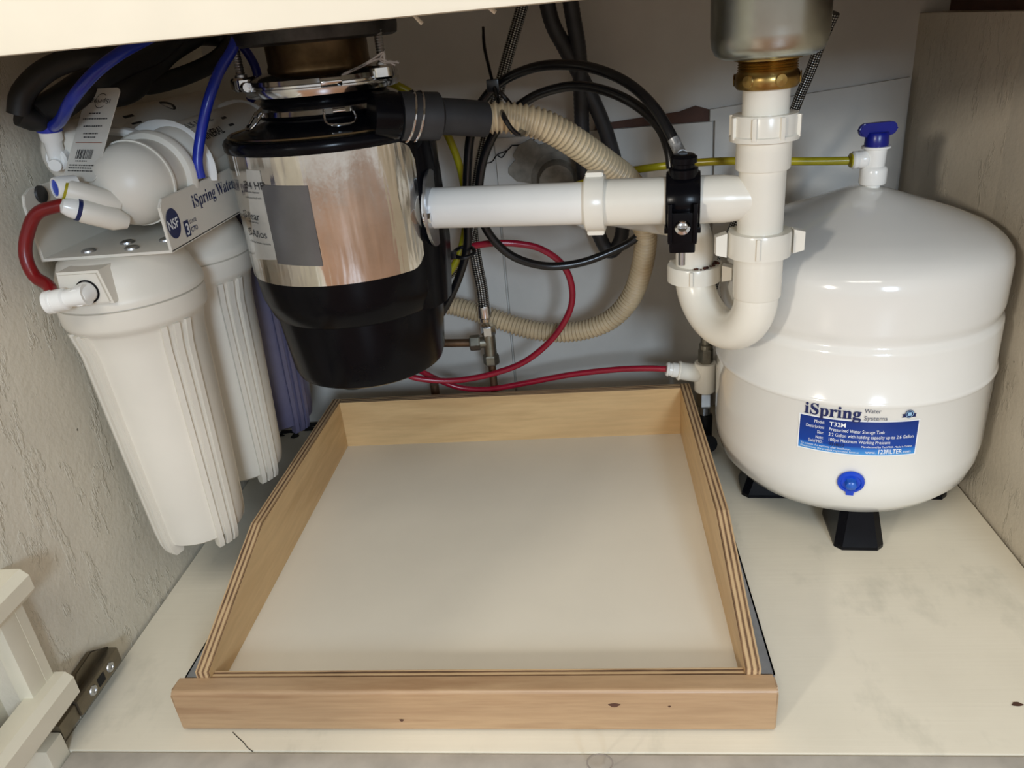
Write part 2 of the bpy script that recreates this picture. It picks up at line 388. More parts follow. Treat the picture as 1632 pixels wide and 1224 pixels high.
# ------------------------------------------------------------------ water tank
TX,TY,RR=.6465,.3695,.1395
t=thing('water_tank','white enamel pressurised water storage tank on black feet by the right wall','tank',(TX,TY,0))
prof=[(.0,.030),(.06,.032),(.098,.0375),(.118,.0465),(.1315,.062),(.1372,.080),(RR-.0005,.098),(RR-.0005,.1752),(RR+.0005,.1772),(RR+.0012,.1795),(RR+.0005,.1817),(RR-.0008,.1832),(RR-.0008,.228),(RR-.0016,.2325),(RR-.0042,.235),(RR-.0046,.239),(RR-.0024,.244),(RR-.0016,.25),(RR-.0016,.287),(RR-.004,.298),(.129,.306),(.119,.3135),(.098,.323),(.072,.333),(.045,.343),(.02,.352),(.0,.3555)]
finish('tank_body',lathem(prof,(TX,TY,0),seg=96),MTANK,t,angle=50)
for a in (-PI/2-.07,-.07,PI/2-.07,PI-.07):
    dr=V((math.cos(a),math.sin(a),0)); sd=V((-dr.y,dr.x,0)); o=V((TX,TY,0)); bm=bmesh.new(); kk=0 if a<-1 else (.003 if a<1 else .013)
    q=[]
    for z,r0,r1,w0 in ((0,.055,.121-kk,.0245),(.004,.055,.121-kk,.0245),(.050,.06,.107-kk,.0175)):
        q.append([o+dr*r0-sd*w0+V((0,0,z)),o+dr*(r1-.007)-sd*w0+V((0,0,z)),o+dr*r1-sd*(w0-.007)+V((0,0,z)),o+dr*r1+sd*(w0-.007)+V((0,0,z)),o+dr*(r1-.007)+sd*w0+V((0,0,z)),o+dr*r0+sd*w0+V((0,0,z))])
    rg=[[bm.verts.new(p) for p in r] for r in q]
    for A,B in zip(rg,rg[1:]):
        for i in range(6): bm.faces.new((A[i],A[(i+1)%6],B[(i+1)%6],B[i]))
    bm.faces.new(rg[0]); bm.faces.new(rg[-1]); finish('foot',bm,MBLK,t,smooth=False,label='black plastic foot')
ac=math.atan2(-.44-TY,.3695-TX)          # bearing of the front of the tank, towards the opening
def ontank(x,y,r=RR+.0002): return V((TX+r*math.cos(x/RR),TY+r*math.sin(x/RR),y))
def ang(u,v):
    """arc position and height where a pixel's line meets the tank's cylinder"""
    d=FW+RT*((u-816)/FPX)-UP*((v-612)/FPX); a=d.x**2+d.y**2; px,py=CX.x-TX,CX.y-TY
    b=2*(px*d.x+py*d.y); c=px*px+py*py-RR*RR; k=(-b-math.sqrt(b*b-4*a*c))/(2*a); q=CX+d*k
    return RR*math.atan2(q.y-TY,q.x-TX),q.z
c00=ang(1271,706); c10=ang(1455,726); c01=ang(1278,656); c11=ang(1465,673)
LX0=(c00[0]+c01[0])/2; LX1=(c10[0]+c11[0])/2; LY0=(c00[1]+c10[1])/2; LY1=(c01[1]+c11[1])/2; LW=LX1-LX0; LH=LY1-LY0
bm=bmesh.new(); patch(bm,lambda x,y:ontank(x,y,RR+.0003),LX0,LY0,LX1,LY1,24,2); lab=finish('label_panel',bm,MLAB,t,label='blue printed tank label')
bm=bmesh.new(); patch(bm,lambda x,y:ontank(x,y,RR+.0001),LX0-.0012,LY0-.0012,LX1+.0012,LY1+.001,24,2); finish('label_border',bm,MWHT,t)
bm=bmesh.new(); L=lambda fx,fy:(lambda x,y:ontank(LX0+LW*fx+x,LY0+LH*fy+y,RR+.0006))
hs=LH*.16
for s,fx,fy,k,al,wf in (('Model:',.215,.83,.85,'RIGHT',.085),('Description:',.215,.675,.85,'RIGHT',.155),('Size:',.215,.52,.85,'RIGHT',.055),('Note:',.215,.365,.85,'RIGHT',.065),('Serial NO.:',.215,.235,.85,'RIGHT',.125),
    ('T32M',.255,.80,1.15,'LEFT',.135),('Pressurized Water Storage Tank',.255,.655,.9,'LEFT',.46),('3.2 Gallon with holding capacity up to 2.6 Gallon',.255,.50,.9,'LEFT',.71),('100psi Maximum Working Pressure',.255,.345,.9,'LEFT',.51),
    ('Manufactured by TechPRO. Made in Taiwan',.97,.225,.5,'RIGHT',.43),('To activate the warranty after installation,',.02,.125,.5,'LEFT',.43),('Please access the product registration form at',.02,.04,.5,'LEFT',.5),
    ('www.',.575,.05,.8,'LEFT',.085),('123FILTER',.675,.045,1.2,'LEFT',.2),('.com',.885,.05,.8,'LEFT',.075)):
    text(bm,s,hs*k,L(fx,fy),al,bold=.00006 if k>1 else 0,w=LW*wf)
finish('lettering',bm,MWHT,t,label='white print on the blue label')
bm=bmesh.new(); text(bm,'0318012',hs*.9,L(.265,.2),'LEFT',w=LW*.13); finish('serial_number',bm,MINK,t)
bm=bmesh.new(); text(bm,'𝐢𝐒𝐩𝐫𝐢𝐧𝐠',LH*.47,L(.03,1.075),'LEFT',bold=.0002,w=LW*.475); finish('brand_lettering',bm,MINKN,t,label='navy serif brand lettering')
bm=bmesh.new(); MGINK=plain('grey_ink',lin(90,96,112),.4,var=0); text(bm,'Water',LH*.18,L(.53,1.27),'LEFT',w=LW*.135); finish('lettering',bm,MGINK,t); bm=bmesh.new(); text(bm,'Systems',LH*.18,L(.53,1.06),'LEFT',w=LW*.19); finish('lettering',bm,MGINK,t)
ex,ey=LX0+LW*.905,LY1+LH*.22; bm=bmesh.new()
def disc(bm,cx,cy,r,off,n=20,f=ontank): bm.faces.new([bm.verts.new(f(cx+r*math.cos(2*PI*i/n),cy+r*math.sin(2*PI*i/n),RR+off)) for i in range(n)])
disc(bm,ex,ey,.0042,.0007); box_=[(-.0066,-.002),(.0066,-.002),(.0056,-.0002),(.0066,.0016),(-.0066,.0016),(-.0056,-.0002)]
bm.faces.new([bm.verts.new(ontank(ex+p,ey-.0015+q,RR+.0005)) for p,q in box_]); finish('emblem',bm,MINKN,t,label='round navy ribbon emblem')
bm=bmesh.new(); patch(bm,lambda x,y:ontank(x,y,RR+.0009),ex-.0018,ey-.0018,ex+.0018,ey+.0018,2,2)
for i in range(24):
    a,b=2*PI*i/24,2*PI*(i+1)/24
    bm.faces.new([bm.verts.new(ontank(ex+r*math.cos(q),ey+r*math.sin(q),RR+.0009)) for r,q in ((.0036,a),(.0036,b),(.0031,b),(.0031,a))])
finish('emblem_mark',bm,plain('pale_blue_print',lin(150,190,220),.4,var=0),t)
pa,pz=ang(1356,767); pc=ontank(pa,pz,RR-.001); pd=V((math.cos(pa/RR),math.sin(pa/RR),-.12)).normalized()
bm=bmesh.new(); lathe(bm,[(.0118,0),(.0128,.0015),(.0122,.0035),(.0095,.0042),(.0088,.003),(.0062,.003)],pc,pd,32)
xx,yy,_=frame(pd); prism(bm,[(-.004,-.006),(.004,-.006),(.0035,-.0155),(-.0035,-.0155)],pc+pd*.0008,xx,yy if yy.z>0 else -yy,.003)
plug=finish('air_valve_cap',bm,MBLUEP,t,label='royal blue round air valve cap')
bm=bmesh.new(); lathe(bm,[(.0058,.003),(.0052,.009),(.0035,.0105),(0,.011)],pc,pd,8); finish('cap_stem',bm,plain('mid_blue',lin(40,96,190),.25,var=.05),plug)
# tank ball valve
VX=TX+.006; v0=V((VX,TY,.352))
bm=lathem([(.0075,-.006),(.0075,.004),(.0118,.0045),(.0128,.006),(.0128,.0185),(.0115,.021),(.0098,.022),(.0105,.0385),(.0135,.0392),(.0135,.041),(.011,.0412)],v0,seg=28)
o_=v0+V((0,0,.029)); lathe(bm,[(.006,0),(.0065,.008),(.0085,.009),(.0085,.0155),(.0078,.0165),(.0085,.0175),(.0085,.021),(.007,.0225)],o_,(-1,-.05,0),20)
vb=finish('valve_body',bm,MPVCB,t); bm=lathem([(.0068,.0224),(.0068,.0238),(.005,.0242)],o_,(-1,-.05,0),20); finish('collet',bm,MYEL,vb)
bm=lathem([(.0108,.041),(.0112,.0435),(.0108,.052),(.0095,.054)],v0,seg=28)
hp=rrect(.037,.0125,.006); hp=[(p,q) for p,q in hp]
hd=V((math.cos(.12),math.sin(.12),0)); prism(bm,hp,v0+V((0,.001,.0565))-hd.cross(V((0,0,1)))*.003,hd,(0,0,1),.006,bev=.0012)
finish('valve_handle',bm,MNAVY,t,label='blue tank valve handle')

# ------------------------------------------------------------------ garbage disposal
DX,DY=.131,.32
t=thing('garbage_disposal','black garbage disposal with silver foil band hanging left of centre','garbage disposal',(DX,DY,.2))
B=V((DX,DY,0))
finish('lower_canister',lathem([(.0,.212),(.055,.212),(.069,.213),(.0775,.2175),(.0805,.226),(.0862,.286),(.0865,.3)],B,seg=72),MBLK,t)
bm=lathem([(.086,.284),(.0895,.287),(.0955,.305),(.0978,.327),(.098,.445),(.1002,.4475),(.1006,.4535),(.0985,.4565),(.0945,.4572),(.075,.463),(.061,.4675),(.0555,.4685),(.0555,.49)],B,seg=72); ub=finish('upper_body',bm,MBLK,t)
bm=lathem([(.094,.4576),(.0955,.4588),(.094,.460),(.0925,.4588)],B,seg=72,cap=False); bm.faces.ensure_lookup_table(); finish('highlight_ring',bm,plain('highlight_gold',(.7,.6,.4,1),.25,1),ub)  # thin highlight along the body's front edge, built as a bright metal ring
def ondis(x,y,r=.0988): return V((DX+r*math.cos(x/.098),DY+r*math.sin(x/.098),y))
def disang(u,v,r=.0992):
    d=FW+RT*((u-816)/FPX)-UP*((v-612)/FPX); a=d.x**2+d.y**2; px,py=CX.x-DX,CX.y-DY
    b=2*(px*d.x+py*d.y); c=px*px+py*py-r*r; ds=max(0,b*b-4*a*c); k=(-b-math.sqrt(ds))/(2*a); q=CX+d*k
    return .098*math.atan2(q.y-DY,q.x-DX),q.z
aL=-PI*1.12   # the foil runs round the front
FL0=aL*.098; FR0=disang(669,310)[0]
bm=bmesh.new(); n=56; cols=[]
for i in range(n+1):
    f=i/n; x=FL0+(FR0-FL0)*f; e=max(0,(f-.93)/.07); c=.026*(1-math.sqrt(max(0,1-e*e)))
    zb,zt=.331+c*1.2,.4465-c*.7
    cols.append([(x,zb+(zt-zb)*j/8) for j in range(9)])
rg=[[bm.verts.new(ondis(x,z,.0990)) for x,z in c] for c in cols]; rg2=[[bm.verts.new(ondis(x,z,.0978)) for x,z in c] for c in cols]
for A,Bq in zip(rg,rg[1:]):
    for j in range(8): bm.faces.new((A[j],A[j+1],Bq[j+1],Bq[j]))
for j in range(8): bm.faces.new((rg[-1][j],rg[-1][j+1],rg2[-1][j+1],rg2[-1][j]))
for i in range(n):
    for j in (0,8): bm.faces.new((rg[i][j],rg[i+1][j],rg2[i+1][j],rg2[i][j]))
fo=finish('foil_band',bm,MFOIL,t,label='crinkled shiny silver foil band',angle=80)
def qpatch(bm,corners,mapf,nx=10,ny=6):
    (a,b,c,d)=[V((*q,0)) for q in corners]
    g=[[bm.verts.new(mapf(*(a.lerp(b,i/nx).lerp(d.lerp(c,i/nx),j/ny)).xy)) for i in range(nx+1)] for j in range(ny+1)]
    for j in range(ny):
        for i in range(nx): bm.faces.new((g[j][i],g[j][i+1],g[j+1][i+1],g[j+1][i]))
bm=bmesh.new(); qpatch(bm,[disang(443,420),disang(515,424),disang(490,296),disang(416,294)],lambda x,y:ondis(x,y,.0995)); finish('foil_patch',bm,MPATCH,fo,label='square of darker grey on the foil')  # darker grey patch laid just over the foil
st=[disang(u,v) for u,v in ((408,412),(441,414),(414,272),(392,270))]
bm=bmesh.new(); qpatch(bm,st,lambda x,y:ondis(x,y,.0993)); finish('sticker',bm,MSTK,fo,label='pale sticker with black print')
bm=bmesh.new()
for s,u,v,k in (('3/4 HP',390,300,.0095),('food waste disposer',390,306,.0026),('continuous feed with',392,315,.0026),('5-Year',390,346,.010),('limited warranty',396,353,.0026),('5-Años',398,374,.010),('de garantía limitada a domicilio',400,384,.0026)):
    x0,z0=disang(u,v); text(bm,s,k,lambda x,y:ondis(x0+x*1.1,z0+y,.0997))
finish('lettering',bm,MINK,fo)
# mounting hardware
finish('lower_ring',lathem([(.0555,.470),(.062,.471),(.0655,.4745),(.0645,.4785),(.061,.481),(.056,.482)],B,seg=56),MCHROME,t)
finish('rubber_collar',lathem([(.0585,.481),(.0605,.484),(.0575,.487),(.06,.490),(.058,.494)],B,seg=56),MBLK,t)
bm=lathem([(.0655,.4895),(.0695,.4905),(.0708,.494),(.0708,.497),(.0695,.4978),(.0695,.4995),(.0705,.5005),(.0700,.504),(.067,.5055),(.064,.507),(.054,.509),(.046,.510)],B,seg=64)
for a in (-PI*.86,-PI*.13,PI*.45):
    c=B+V((math.cos(a),math.sin(a),0))*.069; lathe(bm,[(.0105,.497),(.0125,.499),(.0125,.5065),(.0105,.5085)],V((c.x,c.y,0)),seg=20)
finish('mounting_ring',bm,MCHROME,t,label='chrome mounting ring with lugs')
for a in (-PI*.86,-PI*.13,PI*.45):
    c=B+V((math.cos(a),math.sin(a),0))*.071; prof=[(.0055,.5085),(.0055,.5105)]
    for i in range(14): prof+=[(.0033,.511+i*.0022),(.0041,.5121+i*.0022)]
    finish('mounting_bolt',lathem(prof,V((c.x,c.y,0)),seg=12),MGALV,t)
for a in (-PI*.36,-PI*.80):
    c=B+V((math.cos(a),math.sin(a),0)); d=V((math.cos(a),math.sin(a),0)); s=V((-d.y,d.x,0)); o=B+d*.071
    bm=bmesh.new(); x2=o+V((0,0,.5005))-s*.012; lathe(bm,[(.0042,0),(.0045,.001),(.0045,.017),(.004,.018)],x2,s,14); finish('ring_tab',bm,MCHROME,t)
    bm=bmesh.new(); o2=B+d*.0635; ring=[o2+s*p+V((0,0,q))+d*e for p,q,e in ((-.012,.478,0),(-.013,.4685,.008),(-.006,.4655,.014),(.009,.466,.014),(.013,.470,.009),(.012,.478,0))]
    sweep(bm,spline(ring,.003),.0012,8); lathe(bm,[(.0026,0),(.0026,.011)],o2+d*.002-s*.005+V((0,0,.476)),s,10); finish('spring_clip',bm,MCHROME,t)
finish('brass_neck',lathem([(.047,.5085),(.0475,.512),(.0462,.515),(.0462,.545)],B,seg=56),MNECK,t,label='brown tarnished brass neck')
bm=lathem([(.046,.5315),(.07,.532),(.0745,.534),(.0755,.540),(.0755,.548),(.06,.552),(.05,.565),(.05,.57)],B,seg=56); finish('support_flange',bm,MIRON,t,label='dark cast support flange')
# discharge side: raised boss, plate, bolt
PS=P(682,332,y=.286); PT=V((.5195,.25,.3775)); PD=(PT-PS); PD.normalize()
a=math.atan2(PS.y-DY,PS.x-DX)+.12
bm=bmesh.new(); qs=[]
for z,hw,dp in ((.285,.03,.0),(.31,.036,.002),(.345,.04,.0045),(.41,.036,.004),(.452,.03,.001)):
    x_=V((-math.sin(a),math.cos(a),0)); d_=V((math.cos(a),math.sin(a),0))
    qs.append([bm.verts.new(B+V((0,0,z))+d_*q+x_*p) for p,q in ((-hw,.082),(-hw*.7,.094+dp*.7),(0,.0975+dp),(hw*.7,.094+dp*.7),(hw,.082))])
for A,Bq in zip(qs,qs[1:]):
    for i in range(4): bm.faces.new((A[i],A[i+1],Bq[i+1],Bq[i]))
bm.faces.new(qs[0]); bm.faces.new(qs[-1]); finish('outlet_boss',bm,MBLK,t,angle=60)
bm=bmesh.new(); x_,y_,_=frame(PD)
if y_.z<0: x_,y_=-x_,-y_
pl=[(.026*math.cos(q)*(1),.036*math.sin(q)) for q in [2*PI*i/24 for i in range(24)]]
prism(bm,pl,PS+PD*(.0035),x_,y_,.003,bev=.0006); finish('outlet_plate',bm,MGALV,t)
bt=PS-y_*.012-x_*.0 ; bt=P(679,347,y=.266)
bm=bmesh.new(); hexa(bm,bt,PD,.0052,.005); lathe(bm,[(.007,-.001),(.007,.0004)],bt,PD,16); finish('outlet_bolt',bm,MCHROME,t)
# dishwasher inlet stub
I0=P(632,185,y=.262); I1=P(668,190,y=.268); ID=(P(775,190,y=.30)-I0).normalized()
finish('dishwasher_inlet',lathem([(.019,-.022),(.0205,-.003),(.0195,.001),(.0125,.002),(.0125,.02)],I0,ID,28),MBLK,t)
# reset button housing under the canister
finish('wiring_cover',lathem([(.019,.192),(.017,.194),(.017,.2015)],V((DX-.014,DY-.02,.006)),seg=24),MBLKM,t)
# wire twisted round the right hand bolt
bm=bmesh.new(); yy=.262
for pl in ([(545,120),(562,112),(580,103),(600,90),(612,82),(606,95),(616,100),(634,98)],[(548,118),(575,106),(604,94),(618,98),(630,104)],[(612,84),(614,104)],[(620,97),(636,100)]):
    sweep(bm,spline([P(u,v,y=yy) for u,v in pl],.003),.0011,7)
whole('twisted_wire',bm,plain('pale_grey_wire',lin(190,188,190),.35,.3),'pale grey wire twisted round the right bolt of the disposal mount','wire')

# ------------------------------------------------------------------ dishwasher hose
C0=I0+ID*.003; C1=P(712,186,y=.282); C2=P(772,190,y=.302)
bm=bmesh.new(); sweep(bm,spline([C0,C1,C2],.003),lambda i,l:.0205 if l<.034 else .0158,28)
t=thing('drain_hose','tan corrugated dishwasher hose looping from the dark rubber coupling behind the white pipe','hose',C2)
finish('rubber_coupling',bm,MRUB,t,label='dark grey rubber coupling')
for k in range(2):
    bm=bmesh.new(); x_,y_,_=frame(ID); c=C0+ID*(.008+k*.007); n=26; pts=[c+(x_*math.cos(2*PI*i/n)+y_*math.sin(2*PI*i/n))*.0212+ID*.003*math.sin(2*PI*i/n) for i in range(n+1)]
    sweep(bm,pts,.0012,8); finish('spring_clamp',bm,MCHROME,t)
hp=[(770,190,.302),(800,187,.305),(845,193,.31),(885,208,.318),(925,233,.33),(965,262,.35),(1000,290,.375),(1022,330,.41),(1029,380,.44),(1022,430,.46),(1005,475,.475),(975,508,.485),(935,525,.495),(890,530,.505),(840,524,.515),(790,508,.525),(740,492,.535),(700,484,.54),(660,485,.54)]
path=spline([P(u,v,y=y) for u,v,y in hp],.00075)
bm=bmesh.new(); sweep(bm,path,lambda i,l:(.0131 if l<.27 else .0118)+.0014*math.sin(2*PI*l/.0052),18); finish('corrugated_hose',bm,MTAN,t,angle=89)

# ------------------------------------------------------------------ drain pipe assembly
t=thing('drain_pipe','white plastic drain pipes with tee, nuts and curved trap below the right sink bowl','drain pipe',(.5195,.25,.24))
A=V((.5195,.25,0)); J=lambda z:V((A.x,A.y,z))
finish('tailpiece',lathem([(.0188,.43),(.0188,.475),(.0165,.475)],A,seg=40),MPVC,t)
def slipnut(name,base,axis,r,h,n,lugs,tabs=0,mat=MPVC,flare=.0):
    bm=bmesh.new(); lathe(bm,[(r*.82,h*1.0),(r*.97,h),(r,h*.9),(r,h*.22),(r*(1+flare),h*.18),(r*(1+flare),0),(r*.82,0)],base,axis,40)
    x,y,a=frame(axis)
    for i in range(n):
        q=2*PI*i/n+.3; d=x*math.cos(q)+y*math.sin(q); s=a.cross(d)
        m_=M((( s.x,d.x,a.x),(s.y,d.y,a.y),(s.z,d.z,a.z)))
        g=box(bm,V((-lugs*.5,0,0))-V((lugs*.5,0.002,0))*0,(lugs*.5,.003,h*.86),.0006)
        for v in g: v.co=V(base)+a*h*.1+d*r*.985+m_@v.co
    for q in ([2*PI*i/tabs+TABA for i in range(tabs)] if tabs else []):
        d=x*math.cos(q)+y*math.sin(q); s=a.cross(d)
        pl=[(-.0,-h*.5),(.0095,-h*.38),(.0095,h*.38),(.0,h*.5)]
        pts=[V(base)+a*h*.5+d*(r*.9+.004)+d*p+a*z for p,z in pl]
        k=[bm.verts.new(p-s*.005) for p in pts]+[bm.verts.new(p+s*.005) for p in pts]
        bm.faces.new(k[:4]); bm.faces.new(k[4:][::-1])
        for i in range(4): bm.faces.new((k[i],k[i+4],k[(i+1)%4+4],k[(i+1)%4]))
    return finish(name,bm,mat,t,angle=35)
TABA=0.
slipnut('slip_nut',J(.4265),(0,0,1),.0268,.0205,8,.0035,flare=.06)
# tee
bm=lathem([(.0195,.345),(.0195,.402),(.0222,.4025),(.0226,.404),(.0226,.428),(.02,.428)],A,seg=44)
bdir=(PS-PT).normalized(); lathe(bm,[(.0165,.0),(.0178,.014),(.0196,.022),(.0206,.032),(.0206,.1365),(.0185,.1365)],PT,bdir,44)
finish('tee',bm,MPVC,t,label='white plastic tee')
c=PT+bdir*.1365
CN=PT+bdir*.134
bm=bmesh.new(); lathe(bm,[(.02,0),(.0245,.0),(.0252,.001),(.0252,.0165),(.0235,.018),(.0195,.018)],CN,bdir,40)
x_,y_,_=frame(bdir)
if y_.z<0: x_,y_=-x_,-y_
for sg in (1,-1):
    pts=[(-.007,.02),(.007,.02),(.006,.028),(-.006,.028)]; prism(bm,[(p,q*sg) for p,q in pts],CN+bdir*.001,x_,y_,.0155,bev=.0008)
finish('coupling_nut',bm,MPVC,t)
ln=(PS-PT).length; finish('discharge_tube',lathem([(.0189,.145),(.0189,ln-.003),(.0205,ln-.002),(.0205,ln),(.017,ln)],PT,bdir,44),MPVCB,t,label='long straight white tube to the disposal')
TABA=.0
slipnut('slip_nut',J(.3275),(0,0,1),.0272,.0215,3,.003,2)
finish('trap_socket',lathem([(.0205,.2885),(.0213,.290),(.0213,.331),(.018,.331)],A,seg=40),MPVC,t)
# U bend to the rear leg
BX=V((.475,.335,0)); mid=(J(0)+BX)/2; hd=(BX-A); dist=hd.length; hd.normalize(); r=dist/2; zc=.289
pts=[J(.296)]+[mid-hd*r*math.cos(PI*i/16)+V((0,0,zc-r*math.sin(PI*i/16)*.98)) for i in range(17)]
pts[1]=J(zc); pts+= [V((BX.x,BX.y,.2925))]
finish('u_bend',tube(pts,.0195,32),MPVC,t)
K=lambda z:V((BX.x,BX.y,z))
TABA=-.3
slipnut('slip_nut',K(.2795),(0,0,1),.0268,.0165,3,.003,1)
bm=bmesh.new()
for i in range(26):
    q=-PI*.75+i*.07+random.uniform(-.02,.02); rr=.021+random.uniform(-.001,.003)
    if random.random()<.2: continue
    bmesh.ops.create_icosphere(bm,subdivisions=1,radius=.0017*random.uniform(.5,1.2),matrix=M.Translation(K(.2965+random.uniform(-.001,.0012))+V((rr*math.cos(q+.6),rr*math.sin(q+.6),0))))
finish('rust_crust',bm,MRUST,t,label='rusty crust on the nut')
WS=P(895,325,y=WB-.012)
el=[K(.293),K(.303),K(.313)]
dd=(WS-K(.3225)); dd=V((dd.x,dd.y,dd.z)).normalized()
for i in range(1,9):
    q=PI/2*i/8; el.append(K(.313)+dd*.024*(1-math.cos(q))+V((0,0,.024*math.sin(q))))
e2=el[-1]; el.append(e2+dd*.02)
finish('elbow',tube(el,.0185,32),MPVC,t)
wd=(WS-e2).normalized(); l2=(WS-e2).length
finish('trap_arm',lathem([(.0175,.01),(.0175,l2)],e2,wd,32),MPVCB,t)
bm=bmesh.new(); lathe(bm,[(.018,0),(.0262,0),(.0268,.004),(.0245,.018),(.019,.02)],e2+wd*(l2*.72),wd,10); finish('slip_nut',bm,MPVCB,t,smooth=False)
lw=e2+wd*l2
bm=bmesh.new(); lathe(bm,[(.034,.0),(.034,.004),(.026,.009),(.022,.03),(.018,.03)],V((P(888,284,y=WB-.008))),(0,-1,0),32); es_=finish('wall_flange',bm,MPUTTY,t,label='grey wall flange around the stub')

# sink strainer
t=thing('sink_strainer','steel basket strainer cup with brass nuts under the right sink bowl','sink strainer',(A.x,A.y,.467))
finish('strainer_cup',lathem([(.02,.4905),(.0365,.4905),(.0415,.4935),(.0445,.4995),(.0455,.508),(.0462,.60),(.062,.615),(.062,.62)],A,seg=64),MSTEEL,t)
pr=[(.0245,.4905),(.0265,.4905),(.0265,.4885)]
for i in range(4): pr+=[(.0225,.488-i*.0019),(.0238,.4871-i*.0019)]
bm=lathem(pr+[(.0215,.4805)],A,seg=40); finish('lock_nut',bm,MBRASS,t,label='brass lock nut')
bm=lathem([(.0195,.467),(.0238,.467),(.0252,.4695),(.0258,.474),(.0248,.4785),(.0225,.481),(.02,.481)],A,seg=40)
for i in range(6):
    q=2*PI*i/6-.3; d=V((math.cos(q),math.sin(q),0)); lathe(bm,[(.0052,0),(.0045,.001),(0,.0014)],J(.4738)+d*.0253,d,16)
finish('brass_slip_nut',bm,MBRASS,t)

# ------------------------------------------------------------------ drain saddle on the branch
SC=PT+bdir*.066
t=thing('drain_saddle','black plastic drain clamp with silver screw around the white branch pipe','clamp',SC)
X,Y,Z=bdir,None,V((0,0,1)); Y=Z.cross(X).normalized(); Z=X.cross(Y).normalized(); FRT=Y if Y.y<0 else -Y
bm=lathem([(.0205,-.0145),(.0245,-.0145),(.0255,-.013),(.0255,.013),(.0245,.0145),(.0205,.0145)],SC,bdir,40,cap=False); finish('clamp_band',bm,MBLK,t)
def ob(lo,hi,bev=.001):
    bm=bmesh.new(); g=box(bm,lo,hi,bev)
    for v in g: v.co=SC+X*v.co.x+FRT*v.co.y+Z*v.co.z
    return bm
bm=ob((-.0125,.018,-.030),(.0125,.031,-.004),.0015)
for q in (-.0105,.0105):
    g=box(bm,(q-.0016,.029,-.03),(q+.0016,.0345,.004),.0005)
    for v in g: v.co=SC+X*v.co.x+FRT*v.co.y+Z*v.co.z
finish('clamp_ear',bm,MBLK,t)
bm=ob((-.0155,.012,-.023),(.0155,.026,-.018),.001); finish('lower_ear',bm,MBLK,t)
bm=ob((-.011,.014,-.040),(.011,.028,-.024),.002); finish('lower_lug',bm,MBLK,t)
sd=FRT*.9+Z*.42; sp_=SC+FRT*.031-Z*.0165; bm=bmesh.new(); lathe(bm,[(.0068,-.002),(.0072,0),(.0066,.002),(.0042,.0032),(.003,.0025),(0,.0025)],sp_,sd,24)
prism(bm,[(-.0045,-.0009),(.0045,-.0009),(.0045,.0009),(-.0045,.0009)],sp_+sd.normalized()*.0028,X,sd.cross(X).normalized(),.0007); finish('clamp_screw',bm,MCHROME,t,label='silver slotted clamp screw')
bm=lathem([(.003,0),(.003,.012)],SC+FRT*.022-Z*.052,Z,12); finish('screw_tip',bm,MGALV,t)
TD=(Z*.97+FRT*.05).normalized(); bm=lathem([(.0125,0),(.0125,.007),(.0095,.008),(.0095,.011),(.0115,.012),(.0115,.0165),(.009,.0185),(.0065,.019)],SC+Z*.022+FRT*.006,TD,24); finish('tube_fitting',bm,MBLK,t)
TF=SC+Z*.038+FRT*.007

# black tubes from the saddle
b1=[TF,P(1083,242,y=.272),P(1068,212,y=.282),P(1040,168,y=.30),P(1000,132,y=.325),P(950,110,y=.345),P(900,103,y=.36),P(850,108,y=.375),P(800,130,y=.385),P(765,168,y=.39),P(750,215,y=.395),P(745,270,y=.40),P(744,330,y=.405),P(745,390,y=.41),P(732,440,y=.415),P(712,485,y=.42),P(690,520,y=.44)]
t=thing('drain_tube','black drain tube arching highest from the clamp over to behind the disposal','tube',TF)
tb=finish('tube',tube(b1,.0048,14),MTUBE,t)
q=spline(b1,.004); 
finish('tube_sleeve',(lambda b:(sweep(b,q[2:9],.0052,14),b)[1])(bmesh.new()),plain('silver_print',(.5,.5,.5,1),.35,.5,var=.3,scale=300),t,label='silver printed sleeve on the tube end')
b2=[P(1070,268,y=.30),P(1066,240,y=.305),P(1052,205,y=.318),P(1020,172,y=.335),P(975,148,y=.35),P(925,137,y=.365),P(880,143,y=.375),P(840,160,y=.38),P(800,195,y=.385),P(775,240,y=.39),P(764,290,y=.395),P(765,340,y=.40),P(785,380,y=.405),P(820,410,y=.41),P(870,424,y=.42),P(920,420,y=.425),P(965,405,y=.43),P(1010,382,y=.435),P(1040,350,y=.43),P(1060,310,y=.39),P(1070,285,y=.34)]
whole('drain_tube',tube(b2,.0047,14),MTUBE,'black tube coil looping below the white pipe and back up to the clamp','tube')
# zip ties
t=thing('zip_tie','black zip tie with long upright tail holding the black tubes to the tan hose','zip tie',P(790,150,y=.37))
bm=bmesh.new(); zp=[P(787,138,y=.372),P(780,110,y=.372),P(772,75,y=.375),P(770,43,y=.378)]
sweep(bm,spline(zp,.004),lambda i,l:.0036 if l<.05 else .0030-.012*max(0,l-.075),8,flat=.45); finish('tail',bm,MTUBE,t)
finish('loop',tube([P(788,140,y=.365),P(795,165,y=.35),P(803,186,y=.276),P(815,205,y=.276),P(828,214,y=.282),P(835,200,y=.325),P(815,168,y=.38),P(795,145,y=.382),P(788,140,y=.372)],.0032,8,flat=.7),MTUBE,t)
bm=bmesh.new(); c=P(786,138,y=.368); box(bm,c-V((.006,.005,.005)),c+V((.006,.005,.007)),.0015); finish('head',bm,MTUBE,t)
t=thing('zip_tie','small black zip tie gathering the tubes below the white pipe','zip tie',P(738,402,y=.41))
c=P(740,402,y=.408); n=20
finish('loop',tube([c+V((.0115*math.cos(2*PI*i/n),.0115*math.sin(2*PI*i/n),.003*math.sin(2*PI*i/n))) for i in range(n+1)],.0022,8),MTUBE,t)
